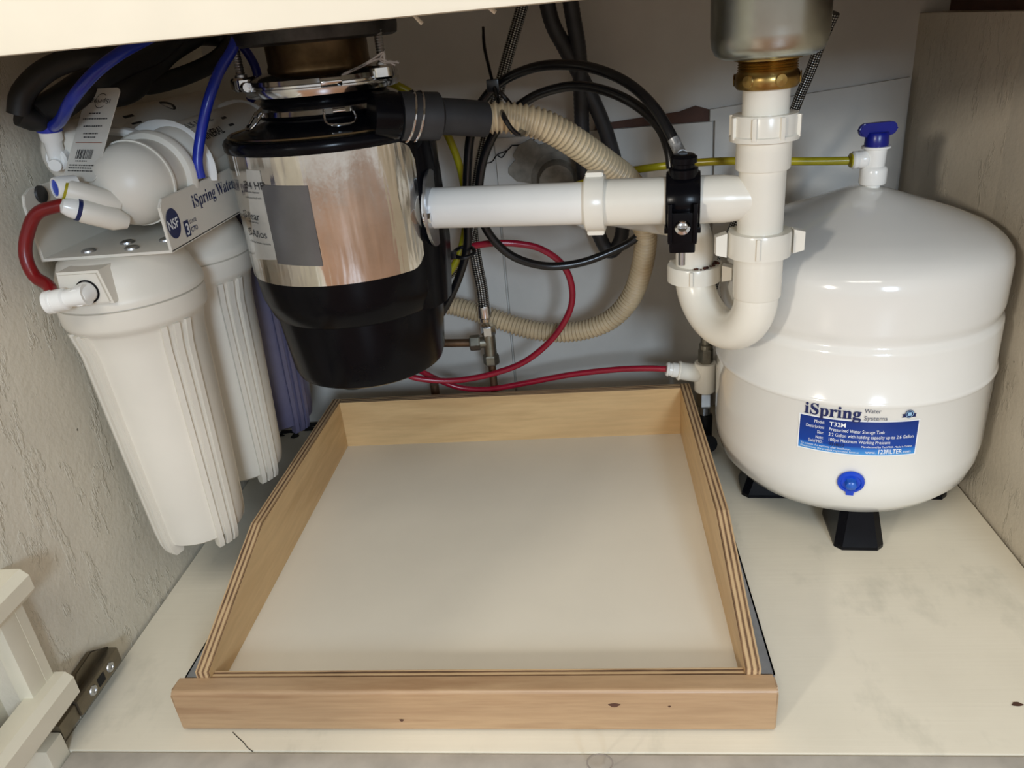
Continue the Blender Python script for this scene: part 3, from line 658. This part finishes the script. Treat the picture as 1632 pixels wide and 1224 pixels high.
bm=bmesh.new(); box(bm,c+V((-.016,-.012,-.004)),c+V((-.008,-.004,.004)),.0015); finish('head',bm,MTUBE,t)
finish('tail',tube([c+V((-.016,-.007,0)),c+V((-.026,-.009,.003))],.002,6),MTUBE,t)

# grey sprayer hose hanging as a U
hp=[(900,-60,.52),(912,20,.525),(922,80,.53),(926,150,.535),(928,220,.54),(932,290,.545),(945,345,.55),(958,382,.55),(971,401,.55),(984,392,.55),(992,365,.55),(990,310,.548),(978,250,.545),(958,190,.54),(930,130,.535),(900,75,.53),(878,30,.525),(862,-50,.52)]
bm=bmesh.new(); path=spline([P(u,v,y=y) for u,v,y in hp],.0025); sweep(bm,path,lambda i,l:.0088+.0004*(i%2),14)
whole('sprayer_hose',bm,MGREY,'dark grey ribbed sprayer hose hanging in a narrow loop against the back wall','hose')
# braided hoses
def braided(label,pts,ends,r=.0068):
    t=thing('braided_hose',label,'hose',P(*pts[-1][:2],y=pts[-1][2]))
    finish('hose',tube([P(u,v,y=y) for u,v,y in pts],r,16,.003),MBRAID,t)
    for k in ends:
        a=P(*pts[k][:2],y=pts[k][2]); b=P(*pts[-2 if k==-1 else 1][:2],y=pts[-2 if k==-1 else 1][2]); d=(a-b).normalized()
        finish('ferrule',lathem([(r*1.12,-.016),(r*1.18,-.014),(r*1.18,0),(r*.9,.002),(r*.9,.006)],a,d,18),MCHROME,t)
    return t
braided('braided steel hose running down from behind the sink beside the tan hose',[(850,-60,.54),(832,10,.54),(812,80,.535),(796,140,.53),(780,200,.525),(766,260,.515),(757,320,.505),(750,370,.495),(735,410,.485),(712,440,.48),(685,460,.48)],[])
t=braided('short braided steel hose curving down to the nickel supply tee',[(752,330,.52),(753,375,.515),(760,420,.51),(768,460,.508),(773,505,.507)],[-1],.0075)
braided('thin braided hose behind the brass nut, running down past the trap to the feed adapter',[(1330,20,.40),(1308,70,.41),(1292,112,.42),(1276,150,.43),(1262,185,.44),(1235,240,.46),(1195,310,.48),(1165,370,.485),(1142,440,.48),(1128,500,.475),(1124,545,.472)],[-1],.0052)
# nickel supply tee on copper pipes
S0=P(780,545,y=.507); sx=S0.x; t=thing('supply_tee','dull nickel compression tee on thin copper pipes below the braided hose','pipe fitting',(sx,.507,0))
Sz=lambda u,v:P(u,v,y=.507).z
q=V((sx,.507,0)); bm=lathem([(.0085,Sz(780,566)),(.0085,Sz(777,532))],q,seg=20)
lathe(bm,[(.0075,0),(.0075,.016)],V((sx,.507,S0.z)),(-1,-.05,0),18); finish('tee_body',bm,MVALVE,t)
bm=bmesh.new(); hexa(bm,V((sx,.507,Sz(777,534))),(0,0,1),.0098,.014); finish('compression_nut',bm,MCHROME,t,smooth=False)
bm=bmesh.new(); hexa(bm,V((sx,.507,Sz(782,580))),(0,0,1),.0108,.014); finish('compression_nut',bm,MVALVE,t,smooth=False)
bm=bmesh.new(); hexa(bm,V((sx-.012,.507,S0.z)),(-1,-.05,0),.0105,.014); finish('compression_nut',bm,MVALVE,t,smooth=False)
finish('copper_riser',lathem([(.0052,.0),(.0052,Sz(782,575))],q,seg=16),MCOP,t); 
finish('copper_branch',tube([V((sx-.02,.507,S0.z)),V((sx-.07,.51,S0.z+.001)),V((sx-.1,.52,S0.z))],.0055,14),MCOP,t)
t=whole('copper_pipe',lathem([(.0062,0),(.0062,.085)],V((P(692,612,y=.53).x,.53,0)),seg=14),MCOP,'dark copper pipe stub rising behind the back left of the tray','pipe')
# red tubes
whole('water_tube',tube([P(640,585,y=.47),P(655,600,y=.475),P(690,606,y=.48),P(730,606,y=.485),P(780,597,y=.487),P(835,577,y=.485),P(880,540,y=.48),P(908,495,y=.475),P(911,455,y=.47),P(895,420,y=.465),P(860,396,y=.46),P(820,388,y=.455),P(780,388,y=.45),P(748,394,y=.44),P(725,405,y=.435),P(700,420,y=.44)],.0040,12),MRED,'bright red tube making a wide loop behind the black tubes','tube')
VAx,VAy=P(1112,595,y=.465).x,.465
whole('water_tube',tube([P(650,580,y=.478),P(672,592,y=.49),P(700,606,y=.497),P(735,618,y=.50),P(780,620,y=.50),P(840,610,y=.497),P(910,597,y=.49),P(980,589,y=.48),P(1030,587,y=.472),P(1062,588,y=.466)],.0039,12),MRED,'red tube running low along the back wall to the white feed adapter','tube')
# feed adapter
t=thing('feed_adapter','white plastic feed water adapter with red tube, standing behind the tray corner','pipe fitting',(VAx,VAy,0))
z0,z1=P(1124,622,y=VAy).z,P(1124,577,y=VAy).z; fx=P(1124,600,y=VAy).x; q=V((fx,VAy,0))
bm=lathem([(.0125,z0),(.0135,z0+.002),(.0135,z1-.001),(.0125,z1)],q,seg=28); zc=(z0+z1)/2+.003
ez=P(1062,588,y=VAy); ad=(ez-V((fx,VAy,zc))).normalized(); L_=(ez-V((fx,VAy,zc))).length
lathe(bm,[(.0118,.008),(.0112,L_*.62),(.0125,L_*.66),(.0118,L_*.7)],V((fx,VAy,zc)),ad,24); finish('adapter_body',bm,MPVC,t)
bm=bmesh.new(); lathe(bm,[(.009,L_*.7),(.0095,L_*.72),(.0095,L_*.84),(.0085,L_*.86),(.0085,L_*.93),(.0095,L_*.95),(.008,L_)],V((fx,VAy,zc)),ad,14); finish('collet',bm,MPVCB,t)
bm=bmesh.new(); hexa(bm,q+V((0,0,z1-.001)),(0,0,1),.0092,.02); lathe(bm,[(.0085,z1+.019),(.0085,z1+.024),(.0068,z1+.026),(.0068,z1+.04)],q,seg=18); finish('hose_nut',bm,MVALVE,t,smooth=False)
bm=bmesh.new(); hexa(bm,q+V((0,0,z0-.022)),(0,0,1),.0105,.022); lathe(bm,[(.0075,z0-.034),(.0075,z0-.02)],q,seg=16); finish('supply_nut',bm,MGALV,t,smooth=False)
bm=bmesh.new(); lathe(bm,[(.0102,z0-.075),(.0102,z0-.036),(.0085,z0-.033)],q,seg=18); lathe(bm,[(.0125,0),(.0125,.003),(.007,.004),(.007,.026)],q+V((0,-.03,z0-.062)),(0,1,0),16); lathe(bm,[(.006,0),(.006,z0-.07)],q,seg=14); finish('stop_valve',bm,MBLKM,t,label='dark shut-off valve')
# yellow tubes
whole('water_tube',tube([o_+V((-.012,0,0)),P(1355,256,y=.372),P(1300,257,y=.376),P(1230,257,y=.382),P(1150,257,y=.395),P(1080,262,y=.41),P(1000,273,y=.425),P(940,288,y=.43),P(880,310,y=.43),P(820,330,y=.43),P(760,350,y=.43)],.0040,12),MYEL,'yellow tube running level behind the white pipe to the tank valve','tube')
whole('water_tube',tube([P(590,150,y=.42),P(615,132,y=.42),P(640,140,y=.42),P(672,160,y=.425),P(702,195,y=.43),P(722,235,y=.435),P(736,278,y=.44),P(742,330,y=.44),P(740,375,y=.438),P(728,415,y=.432),P(708,443,y=.43),P(680,462,y=.44)],.0042,12),MYEL,'yellow tube curving down behind the disposal and dark rubber coupling','tube')

# ------------------------------------------------------------------ reverse osmosis filter unit
t=thing('water_filter','white water filter unit with three canisters hung by the left wall','water filter',(-.038,.33,.07))
FX=-.040; SPC=.117
def housing(y,mat,lab=None,port=True):
    c=V((FX,y,0)); bm=bmesh.new()
    lathe(bm,[(.0,.386),(.03,.386),(.045,.384),(.051,.379),(.0565,.366),(.0605,.3555),(.0625,.353),(.0632,.3495),(.063,.3455)],c,seg=64)
    h=finish('filter_cap',bm,mat,t,label=lab)
    bm=bmesh.new(); lathe(bm,[(.0595,.3456),(.0598,.3442),(.0622,.3435),(.0618,.329),(.0605,.325),(.0575,.322),(.0555,.318),(.0525,.30),(.0475,.19),(.0432,.105),(.041,.094),(.034,.089),(.02,.087),(0,.0865)],c,seg=64)
    for g in range(4):
        for k in (-1,0,1):
            q=-PI*.17+g*PI/2+k*.2; d=V((math.cos(q),math.sin(q),0)); s=V((-d.y,d.x,0)); w=.0026
            vs=[]
            for z,r0,r1 in ((.322,.05,.0605),(.30,.049,.0562),(.19,.043,.0508),(.105,.038,.0462),(.090,.031,.0448),(.083,.032,.0425),(.082,.033,.041)):
                vs.append([bm.verts.new(c+d*r+s*e+V((0,0,z))) for r,e in ((r0,-w),(r1,-w),(r1,w),(r0,w))])
            for A_,B_ in zip(vs,vs[1:]):
                for i in range(4): bm.faces.new((A_[i],A_[(i+1)%4],B_[(i+1)%4],B_[i]))
            bm.faces.new(vs[0]); bm.faces.new(vs[-1])
    finish('filter_bowl',bm,mat,t,angle=35,label=lab)
    if port:
        bm=bmesh.new(); pl=[(-.021,.352),(.024,.354),(.019,.382),(-.017,.382)]; prism(bm,[(a_,b_) for a_,b_ in pl],c+V((-.001,-.0655,0)),(1,0,0),(0,0,1),-.03,bev=.002); pb=finish('port_block',bm,mat,t)
        pc_=c+V((.005,-.0655,.3655)); bm=lathem([(.0098,-.001),(.0098,.001)],pc_,(0,-1,0),24); finish('o_ring',bm,MBLK,pb)
        bm=lathem([(.0085,0),(.0085,.012),(.007,.016)],pc_,(0,-1,0),24)
        e0=pc_+V((0,-.011,0)); ed=V((-1,-.08,-.12)).normalized(); lathe(bm,[(.0085,-.006),(.0072,.008),(.0072,.011),(.009,.0125),(.009,.021),(.0078,.022),(.0095,.0235),(.0095,.0275),(.007,.029)],e0,ed,24)
        finish('elbow_fitting',bm,MPVCB,pb); return e0+ed*.028
E0=housing(.2,MHOUS)
housing(.2+SPC,MHOUS,port=False); housing(.2+2*SPC,MBLUEH,'bluish grey canister at the back',port=False)
# bracket
BF,BBK=.163,.52; BLX,BRX,BZ=-.087,.029,.3875
bm=bmesh.new()
def sheet(bm,pl,o,x,y,th): prism(bm,pl,o,x,y,th,bev=.0006)
box(bm,(BLX,BF,BZ-.0025),(BRX,BBK,BZ),.0006); br=finish('bracket_plate',bm,MHOUS,t,label='white folded bracket plate')
fl=[(BF,BZ),(BBK,BZ),(BBK,BZ+.043),(BF+.006,BZ+.043),(BF,BZ+.037)]
finish('bracket_flange',prismm(fl,(BRX-.0025,0,-.002),(0,1,0),(0,0,1),.0025,bev=.0005),MHOUS,t)
fl=[(BF,BZ),(BBK,BZ),(BBK,BZ+.058),(BF+.012,BZ+.058),(BF+.003,BZ+.054),(BF,BZ+.046)]
finish('bracket_flange',prismm(fl,(BLX,0,-.002),(0,1,0),(0,0,1),.0025,bev=.0005),MHOUS,t)
for x_,y_ in ((-.053,.178),(-.014,.178),(-.03,.20),(.006,.20)):
    finish('bracket_screw',lathem([(.0062,0),(.0058,.0016),(.0035,.0026),(0,.0028)],V((x_,y_,BZ)),seg=16),MGALV,br)
q=P(60,310,x=BLX); finish('mounting_screw',lathem([(.0075,0),(.007,.002),(.003,.0028),(0,.003)],V((BLX+.0025,q.y,q.z)),(1,0,0),16),MIRON,t)
onf=lambda y0,z0:(lambda x,y:V((BRX+.0004,y0+x,z0+y)))
zt=BZ+.0185
bm=bmesh.new(); bm.faces.new([bm.verts.new(V((BRX+.0003,BF+.0135+.0112*math.cos(2*PI*i/28),zt+.0005+.0125*math.sin(2*PI*i/28)))) for i in range(28)]); finish('round_badge',bm,MINKN,br,label='round navy certification badge')
bm=bmesh.new(); text(bm,'NSF',.0112,onf(BF+.0035,zt-.0035),sx=.95,bold=.0002); finish('lettering',bm,MWHT,br)
bm=bmesh.new(); text(bm,'𝐢𝐒𝐩𝐫𝐢𝐧𝐠 𝐖𝐚𝐭𝐞𝐫 𝐒𝐲𝐬𝐭𝐞𝐦𝐬',.0155,onf(BF+.053,zt+.004),sx=.95); 
text(bm,'STAGE',.0045,onf(BF+.0395,zt-.0065)); text(bm,'CTO',.0058,onf(BF+.0395,zt-.0135),bold=.0001)
finish('lettering',bm,MINKN,br); bm=bmesh.new()
x0=BF+.029; bm.faces.new([bm.verts.new(V((BRX+.0003,x0+p,zt-.0155+q))) for p,q in ((0,0),(.009,0),(.009,.0135),(0,.0135))]); finish('print_mark',bm,MINKN,br)
bm=bmesh.new(); text(bm,'3',.0135,lambda x,y:V((BRX+.0006,x0+.0012+x,zt-.0138+y)),bold=.0003); finish('lettering',bm,MWHT,br)
# membrane housing with domed cap
MC=P(196,300,y=.165); ax=V((.03,1,-.01)).normalized()
MR=.0345
bm=bmesh.new(); pr=[(0,-.030)]+[(MR*math.sin(PI/2*i/8),-.030+.034*(1-math.cos(PI/2*i/8))) for i in range(1,9)]
mc_=V((-.0095,.198,.437))
lathe(bm,pr+[(MR+.0012,.004),(MR+.0015,.006),(MR+.0005,.0075)],mc_,ax,56)
mh=finish('membrane_cap',bm,MHOUS,t,label='domed white membrane housing cap')
bm=lathem([(MR-.001,.0075),(MR-.0015,.03),(MR+.003,.031),(MR+.005,.034),(MR+.005,.038),(MR,.0395),(MR-.004,.042),(MR-.004,.26),(0,.262)],mc_,ax,56)
finish('membrane_housing',bm,MHOUS,t)
for k,(e_,b_) in enumerate(((P(106,303,y=.153),P(188,326,y=.172)),(P(128,335,y=.15),P(200,353,y=.170)))):
    d=(e_-b_); ln_=d.length; d.normalize()
    bm=lathem([(0,-.004),(.0055,-.002),(.0095,.008),(.0095,ln_-.002),(.0088,ln_)],b_,d,24); pt=finish('port_tube',bm,MHOUS,mh)
    if k==0:
        finish('collar',lathem([(.0085,ln_),(.0086,ln_+.002)],b_,d,20),MYEL,mh)
        fd=V((-.55,-.83,.1)).normalized(); c=e_+d*.006-fd*.008
        finish('plug_ring',lathem([(.0085,-.006),(.0088,.004),(.0085,.009),(.0078,.0105),(.0066,.0105),(.0066,.008)],c,fd,24),MPVCB,mh)
        finish('plug',lathem([(.0066,.007),(.0064,.0095),(0,.0098)],c,fd,20),MBLUEP,mh,label='blue plug end')
        E1=c
    else:
        finish('collar',lathem([(.0088,ln_),(.0089,ln_+.003)],b_,d,20),MINKN,mh)
        finish('elbow_tip',lathem([(.0082,ln_+.003),(.0075,ln_+.008),(.0055,ln_+.013),(0,ln_+.0145)],b_,d,20),MPVCB,mh)
# inline post filters
def inline(c0,c1,r,name,lab):
    ax=(V(c1)-V(c0)); l=ax.length; ax.normalize()
    bm=lathem([(r*.45,-.004),(r*.72,-.002),(r*.98,.006),(r,.01),(r,l-.012),(r*.95,l-.004),(r*.5,l)],c0,ax,40); o=finish(name,bm,MHOUS,t,label=lab)
    return o,ax
i1,a1=inline((-.069,.21,.462),(-.052,.46,.466),.0268,'inline_filter','upper left inline filter cartridge')
i2,a2=inline((-.001,.255,.448),(-.006,.50,.452),.0275,'inline_filter','printed inline filter cartridge next to the disposal')
q=V((-.069,.207,.462)); bm=lathem([(.0095,-.002),(.0095,.009),(.008,.0105)],q,(0,-1,0),20); lathe(bm,[(.0066,-.007),(.007,.012),(.0085,.014),(.0088,.022),(.0078,.023)],q+V((0,-.007,.002)),(.12,-.1,1),20)
lathe(bm,[(.005,0),(.005,.006)],q+V((0,-.010,-.003)),(.3,-1,-.2),12); finish('elbow_fitting',bm,MPVCB,i1)
bq=q+V((0,-.007,.002))+V((.12,-.1,1)).normalized()*.023
finish('collet',lathem([(.0098,-.002),(.0102,.003),(.007,.004)],bq,(.12,-.1,1),20),MBLUE,i1)
bm=bmesh.new()
def onin(c0,ax,r,ang0):
    x,y,a=frame(ax)
    def f(px,py):
        q=ang0+py/r; return V(c0)+a*px+V((math.cos(q),0,math.sin(q)))*(r+.0004)
    return f
f2=onin((-.001,.255,.448),a2,.0275,.5)
bm=bmesh.new()
text(bm,'ALKALINE',.0105,lambda x,y:f2(.012+x,y+.012),w=.062); text(bm,'MINERAL',.0105,lambda x,y:f2(.022+x,y-.003),w=.05,bold=.0002)
finish('lettering',bm,MINK,i2); bm=bmesh.new(); bm.faces.new([bm.verts.new(f2(.09+p,q)) for p,q in ((0,0),(.012,0),(.012,.012),(0,.012))]); finish('print_mark',bm,MINK,i2)
f1=onin((-.069,.21,.462),a1,.0268,.55); bm=bmesh.new(); bm.faces.new([bm.verts.new(f1(.07+p,q)) for p,q in ((0,0),(.016,0),(.016,.011),(0,.011))])
finish('print_mark',bm,MINK,i1); bm=bmesh.new(); bm.faces.new([bm.verts.new(f1(.15+.008*math.cos(2*PI*i/20),.012+.008*math.sin(2*PI*i/20))) for i in range(20)]); finish('print_mark',bm,MINK,i1)
# double clip holding the cartridges above the membrane
for yy in (.245,.42):
    bm=bmesh.new(); cc=mc_+V((0,yy-.178,0)); pts=[cc+V((.0375*math.cos(q),0,.0375*math.sin(q))) for q in [-.3+i*(PI+.6)/20 for i in range(21)]]
    sweep(bm,pts,.0032,8,flat=2.2); finish('mounting_clip',bm,MPVCB,t)
bm=bmesh.new(); e=P(175,195,y=.24); g_=P(330,290,y=.30)
sweep(bm,spline([V((-.045,.238,.478)),V((-.02,.238,.474)),V((.0,.238,.465)),V((.018,.24,.452))],.004),.004,8,flat=1.5); finish('mounting_clip',bm,MPVCB,t)
# tubes of the filter
whole('water_tube',tube([E1+V((0,.001,-.004)),E1+V((0,0,-.012)),P(62,338,y=.152),P(44,372,y=.148),P(41,408,y=.144),P(55,440,y=.14),P(78,456,y=.135),E0+V((.006,0,0))],.0052,14),MDRED,'dark red tube looping at far left from the membrane down to the first canister','tube')
whole('water_tube',tube([bq,P(96,192,y=.180),P(115,158,y=.158),P(150,117,y=.160),P(190,86,y=.175),P(230,64,y=.20),P(270,45,y=.25),P(310,30,y=.28)],.0045,14),MBLUE,'blue tube rising from the upper left cartridge past the black coil','tube')
whole('water_tube',tube([V((.0315,.238,.4318)),V((.0318,.239,.445)),P(319,220,y=.245),P(331,165,y=.25),P(349,115,y=.26),P(372,75,y=.27),P(386,30,y=.28)],.0045,14),MBLUE,'thick blue tube rising behind the bracket left of the disposal','tube')
whole('water_tube',tube([P(398,160,y=.45),P(412,140,y=.45),P(408,110,y=.45),P(395,85,y=.45),P(375,60,y=.445)],.0048,12),MNAVY,'short dark blue tube behind the left bolt of the disposal mount','tube')
# black coil
def ell(c,a,b,n=40,ph=0,rise=0):
    return [V(c)+V(a)*math.cos(2*PI*i/n+ph)+V(b)*math.sin(2*PI*i/n+ph)+V((0,0,rise*i/n)) for i in range(n+1)]
t=thing('hose_coil','thick black hose coil tucked in the upper left corner above the filter unit','hose',P(200,120,y=.3))
pA=[P(u,v,y=y) for u,v,y in ((30,183,.178),(37,148,.182),(77,110,.195),(140,88,.22),(210,75,.28),(280,60,.34),(330,58,.39),(365,66,.40),(350,92,.38),(300,118,.34),(235,135,.29),(190,125,.27),(140,145,.225),(100,172,.21),(62,192,.19),(30,183,.178))]
finish('hose',tube(pA,lambda i,l:.0088,14,.005),MCOIL,t)
pB=[P(u,v,y=y) for u,v,y in ((60,183,.19),(100,158,.21),(150,125,.235),(200,100,.27),(245,80,.3),(290,45,.34),(330,40,.37))]
finish('hose',tube(pB,lambda i,l:.0115,14,.005),MCOIL,t)
pC=[P(u,v,y=y) for u,v,y in ((150,150,.245),(200,140,.27),(235,110,.30),(265,78,.33),(310,50,.37))]
finish('hose',tube(pC,lambda i,l:.0135,14,.005),MCOIL,t)

# paper tag
t=thing('paper_tag','long grey white paper tag with barcode leaning against the domed filter cap','tag',P(150,260,y=.165))
TA,TBp,TC_,TDp=P(100,288,y=.187),P(152,290,y=.171),P(207,143,y=.210),P(152,141,y=.226)
o=TA; xx=(TBp-TA); tw=xx.length; xx.normalize(); yv=(((TC_+TDp)/2)-((TA+TBp)/2)); th_=yv.length; yv=(yv-xx*yv.dot(xx)).normalized(); th_=((TDp-TA).dot(yv))
nz=xx.cross(yv); sk=((TDp-TA).dot(xx))/th_
tf=lambda h:(lambda x,y:o+xx*x+yv*y+nz*h)
pl=rrect(tw,th_,.005,5,tw/2,th_/2); finish('tag_sheet',prismm(pl,o,xx,yv,.0006),MPAPER,t)
bm=bmesh.new()
def bar(bm,x0,y0,x1,y1): bm.faces.new([bm.verts.new(tf(.0009)(x,y)) for x,y in ((x0*tw,y0*th_),(x1*tw,y0*th_),(x1*tw,y1*th_),(x0*tw,y1*th_))])
x=.22
while x<.72:
    w_=random.choice((.012,.02,.03)); bar(bm,x,.235,x+w_,.335); x+=w_+random.choice((.012,.02,.028))
for y0,a_,b_ in ((.10,.1,.85),(.13,.1,.8),(.16,.1,.86),(.205,.25,.6),(.46,.3,.66),(.50,.26,.7),(.58,.2,.78),(.66,.12,.86),(.72,.26,.62)):
    x=a_
    while x<b_:
        w_=random.uniform(.02,.07); bar(bm,x,y0,min(b_,x+w_),y0+.012); x+=w_+.018
finish('print',bm,MINK,t)
bm=bmesh.new(); bar(bm,.1,.405,.9,.411); finish('print_line',bm,MINKR,t)
bm=bmesh.new(); text(bm,'iSpring',.0055,lambda x,y:tf(.0009)(tw*.82-x,th_*.875-y),w=tw*.6)
n=24; cx,cy=tw*.52,th_*.86
for i in range(3,21):
    a,b=2*PI*i/n,2*PI*(i+1)/n
    bm.faces.new([bm.verts.new(tf(.0009)(cx+r*1.1*math.cos(q),cy+r*math.sin(q))) for r,q in ((.0066,a),(.0066,b),(.006,b),(.006,a))])
finish('logo',bm,MINK,t)
# black putty drips on the floor behind the last canister
bm=bmesh.new()
for u,v,rx,ry in ((460,688,.016,.006),(485,684,.02,.005),(445,694,.008,.004),(500,676,.013,.006),(470,694,.006,.008)):
    c=P(u,v,z=.0006); k=14; prism(bm,[(rx*math.cos(2*PI*i/k)*random.uniform(.7,1.2),ry*math.sin(2*PI*i/k)*random.uniform(.6,1.3)) for i in range(k)],(c.x,c.y,.0002),(1,0,0),(0,1,0),.0012)
whole('sealant_smear',bm,MDARK,'black sealant smears on the floor behind the last canister','sealant')

# ------------------------------------------------------------------ open door, its rack and hinge
t=thing('door_rack','white painted rack on the open cabinet door, lower left','rack',(-.1,-.1,.06))
def barp(z,h):
    x0,x1=-.110,-.0835; return prismm([(x0+.003,z-h),(x1-.006,z-h),(x1,z-h+.007),(x1,z-.006),(x1-.006,z),(x0+.003,z),(x0,z-.003),(x0,z-h+.003)],(0,.024,0),(1,0,0),(0,0,1),.42,bev=.0012)
finish('rail',barp(.176,.026),MDOOR,t); finish('rail',barp(.067,.03),MDOOR,t)
finish('end_board',prismm([(-.132,.02),(-.106,.02),(-.0985,.05),(-.0985,.17),(-.132,.17)],(0,.022,0),(1,0,0),(0,0,1),.012,bev=.0015),MDOOR,t)
finish('backing_board',boxm((-.140,-.40,.01),(-.133,.018,.165),.001),MDOOR,t)
finish('end_post',boxm((-.112,-.006,.045),(-.0985,.012,.168),.002),MDOOR,t)
d1=struct('door_1',boxm((-.168,-.45,-.12),(-.145,-.022,.60),.003),MDOOR)
hy0,hy1=.030,.088
bm=prismm([(hy0-.004,.006),(hy1,.008),(hy1+.002,.03),(hy1-.012,.038),(hy1-.02,.045),(hy0+.014,.043),(hy0+.004,.03)],(WL+.0005,0,0),(0,1,0),(0,0,1),.005,bev=.0008); hg=finish('door_hinge',bm,MHINGE,d1,label='bronze grey concealed hinge')
bm=boxm((WL+.005,hy0-.006,.013),(WL+.014,hy1+.002,.030),.002); finish('hinge_arm',bm,MHINGE,hg); arm=hg
for yy in (.045,.073): finish('hinge_screw',lathem([(.005,0),(.0045,.001),(.0022,.0014),(.0018,.0006),(0,.0006)],V((WL+.014,yy,.0215)),(1,0,0),16),MGALV,arm)
finish('adjust_slot',boxm((WL+.0135,.053,.017),(WL+.0144,.063,.026)),MDARK,arm)
bm=boxm((WL+.002,hy0-.03,.012),(WL+.012,hy0-.006,.028),.002); finish('hinge_link',bm,MHINGE,hg)
c=P(38,1160,x=-.12); bm=boxm(c-V((.008,.016,.012)),c+V((.006,.016,.012)),.004); finish('hinge_cup',bm,MHINGE,hg)
# scraps of wire under the rail
whole('wire_scrap',tube([P(650,14,y=.03),P(658,22,y=.03),P(673,38,y=.03)],.0011,8),MPVC,'bent white wire end poking from under the cream rail beside the disposal mount','wire')
whole('wire_scrap',tube([P(780,12,y=.03),P(790,20,y=.03)],.0012,8),MPVC,'short pale wire stub under the cream rail, above the upright zip tie','wire')
bm=bmesh.new(); c=P(805,2,y=.012); prism(bm,[(-.03,-.004),(.02,-.0055),(.034,.001),(.03,.012),(-.03,.012)],(c.x,.004,c.z+.0065),(1,0,0),(0,0,1),-.014)
struct('trim_5',bm,MRAIL,smooth=False)
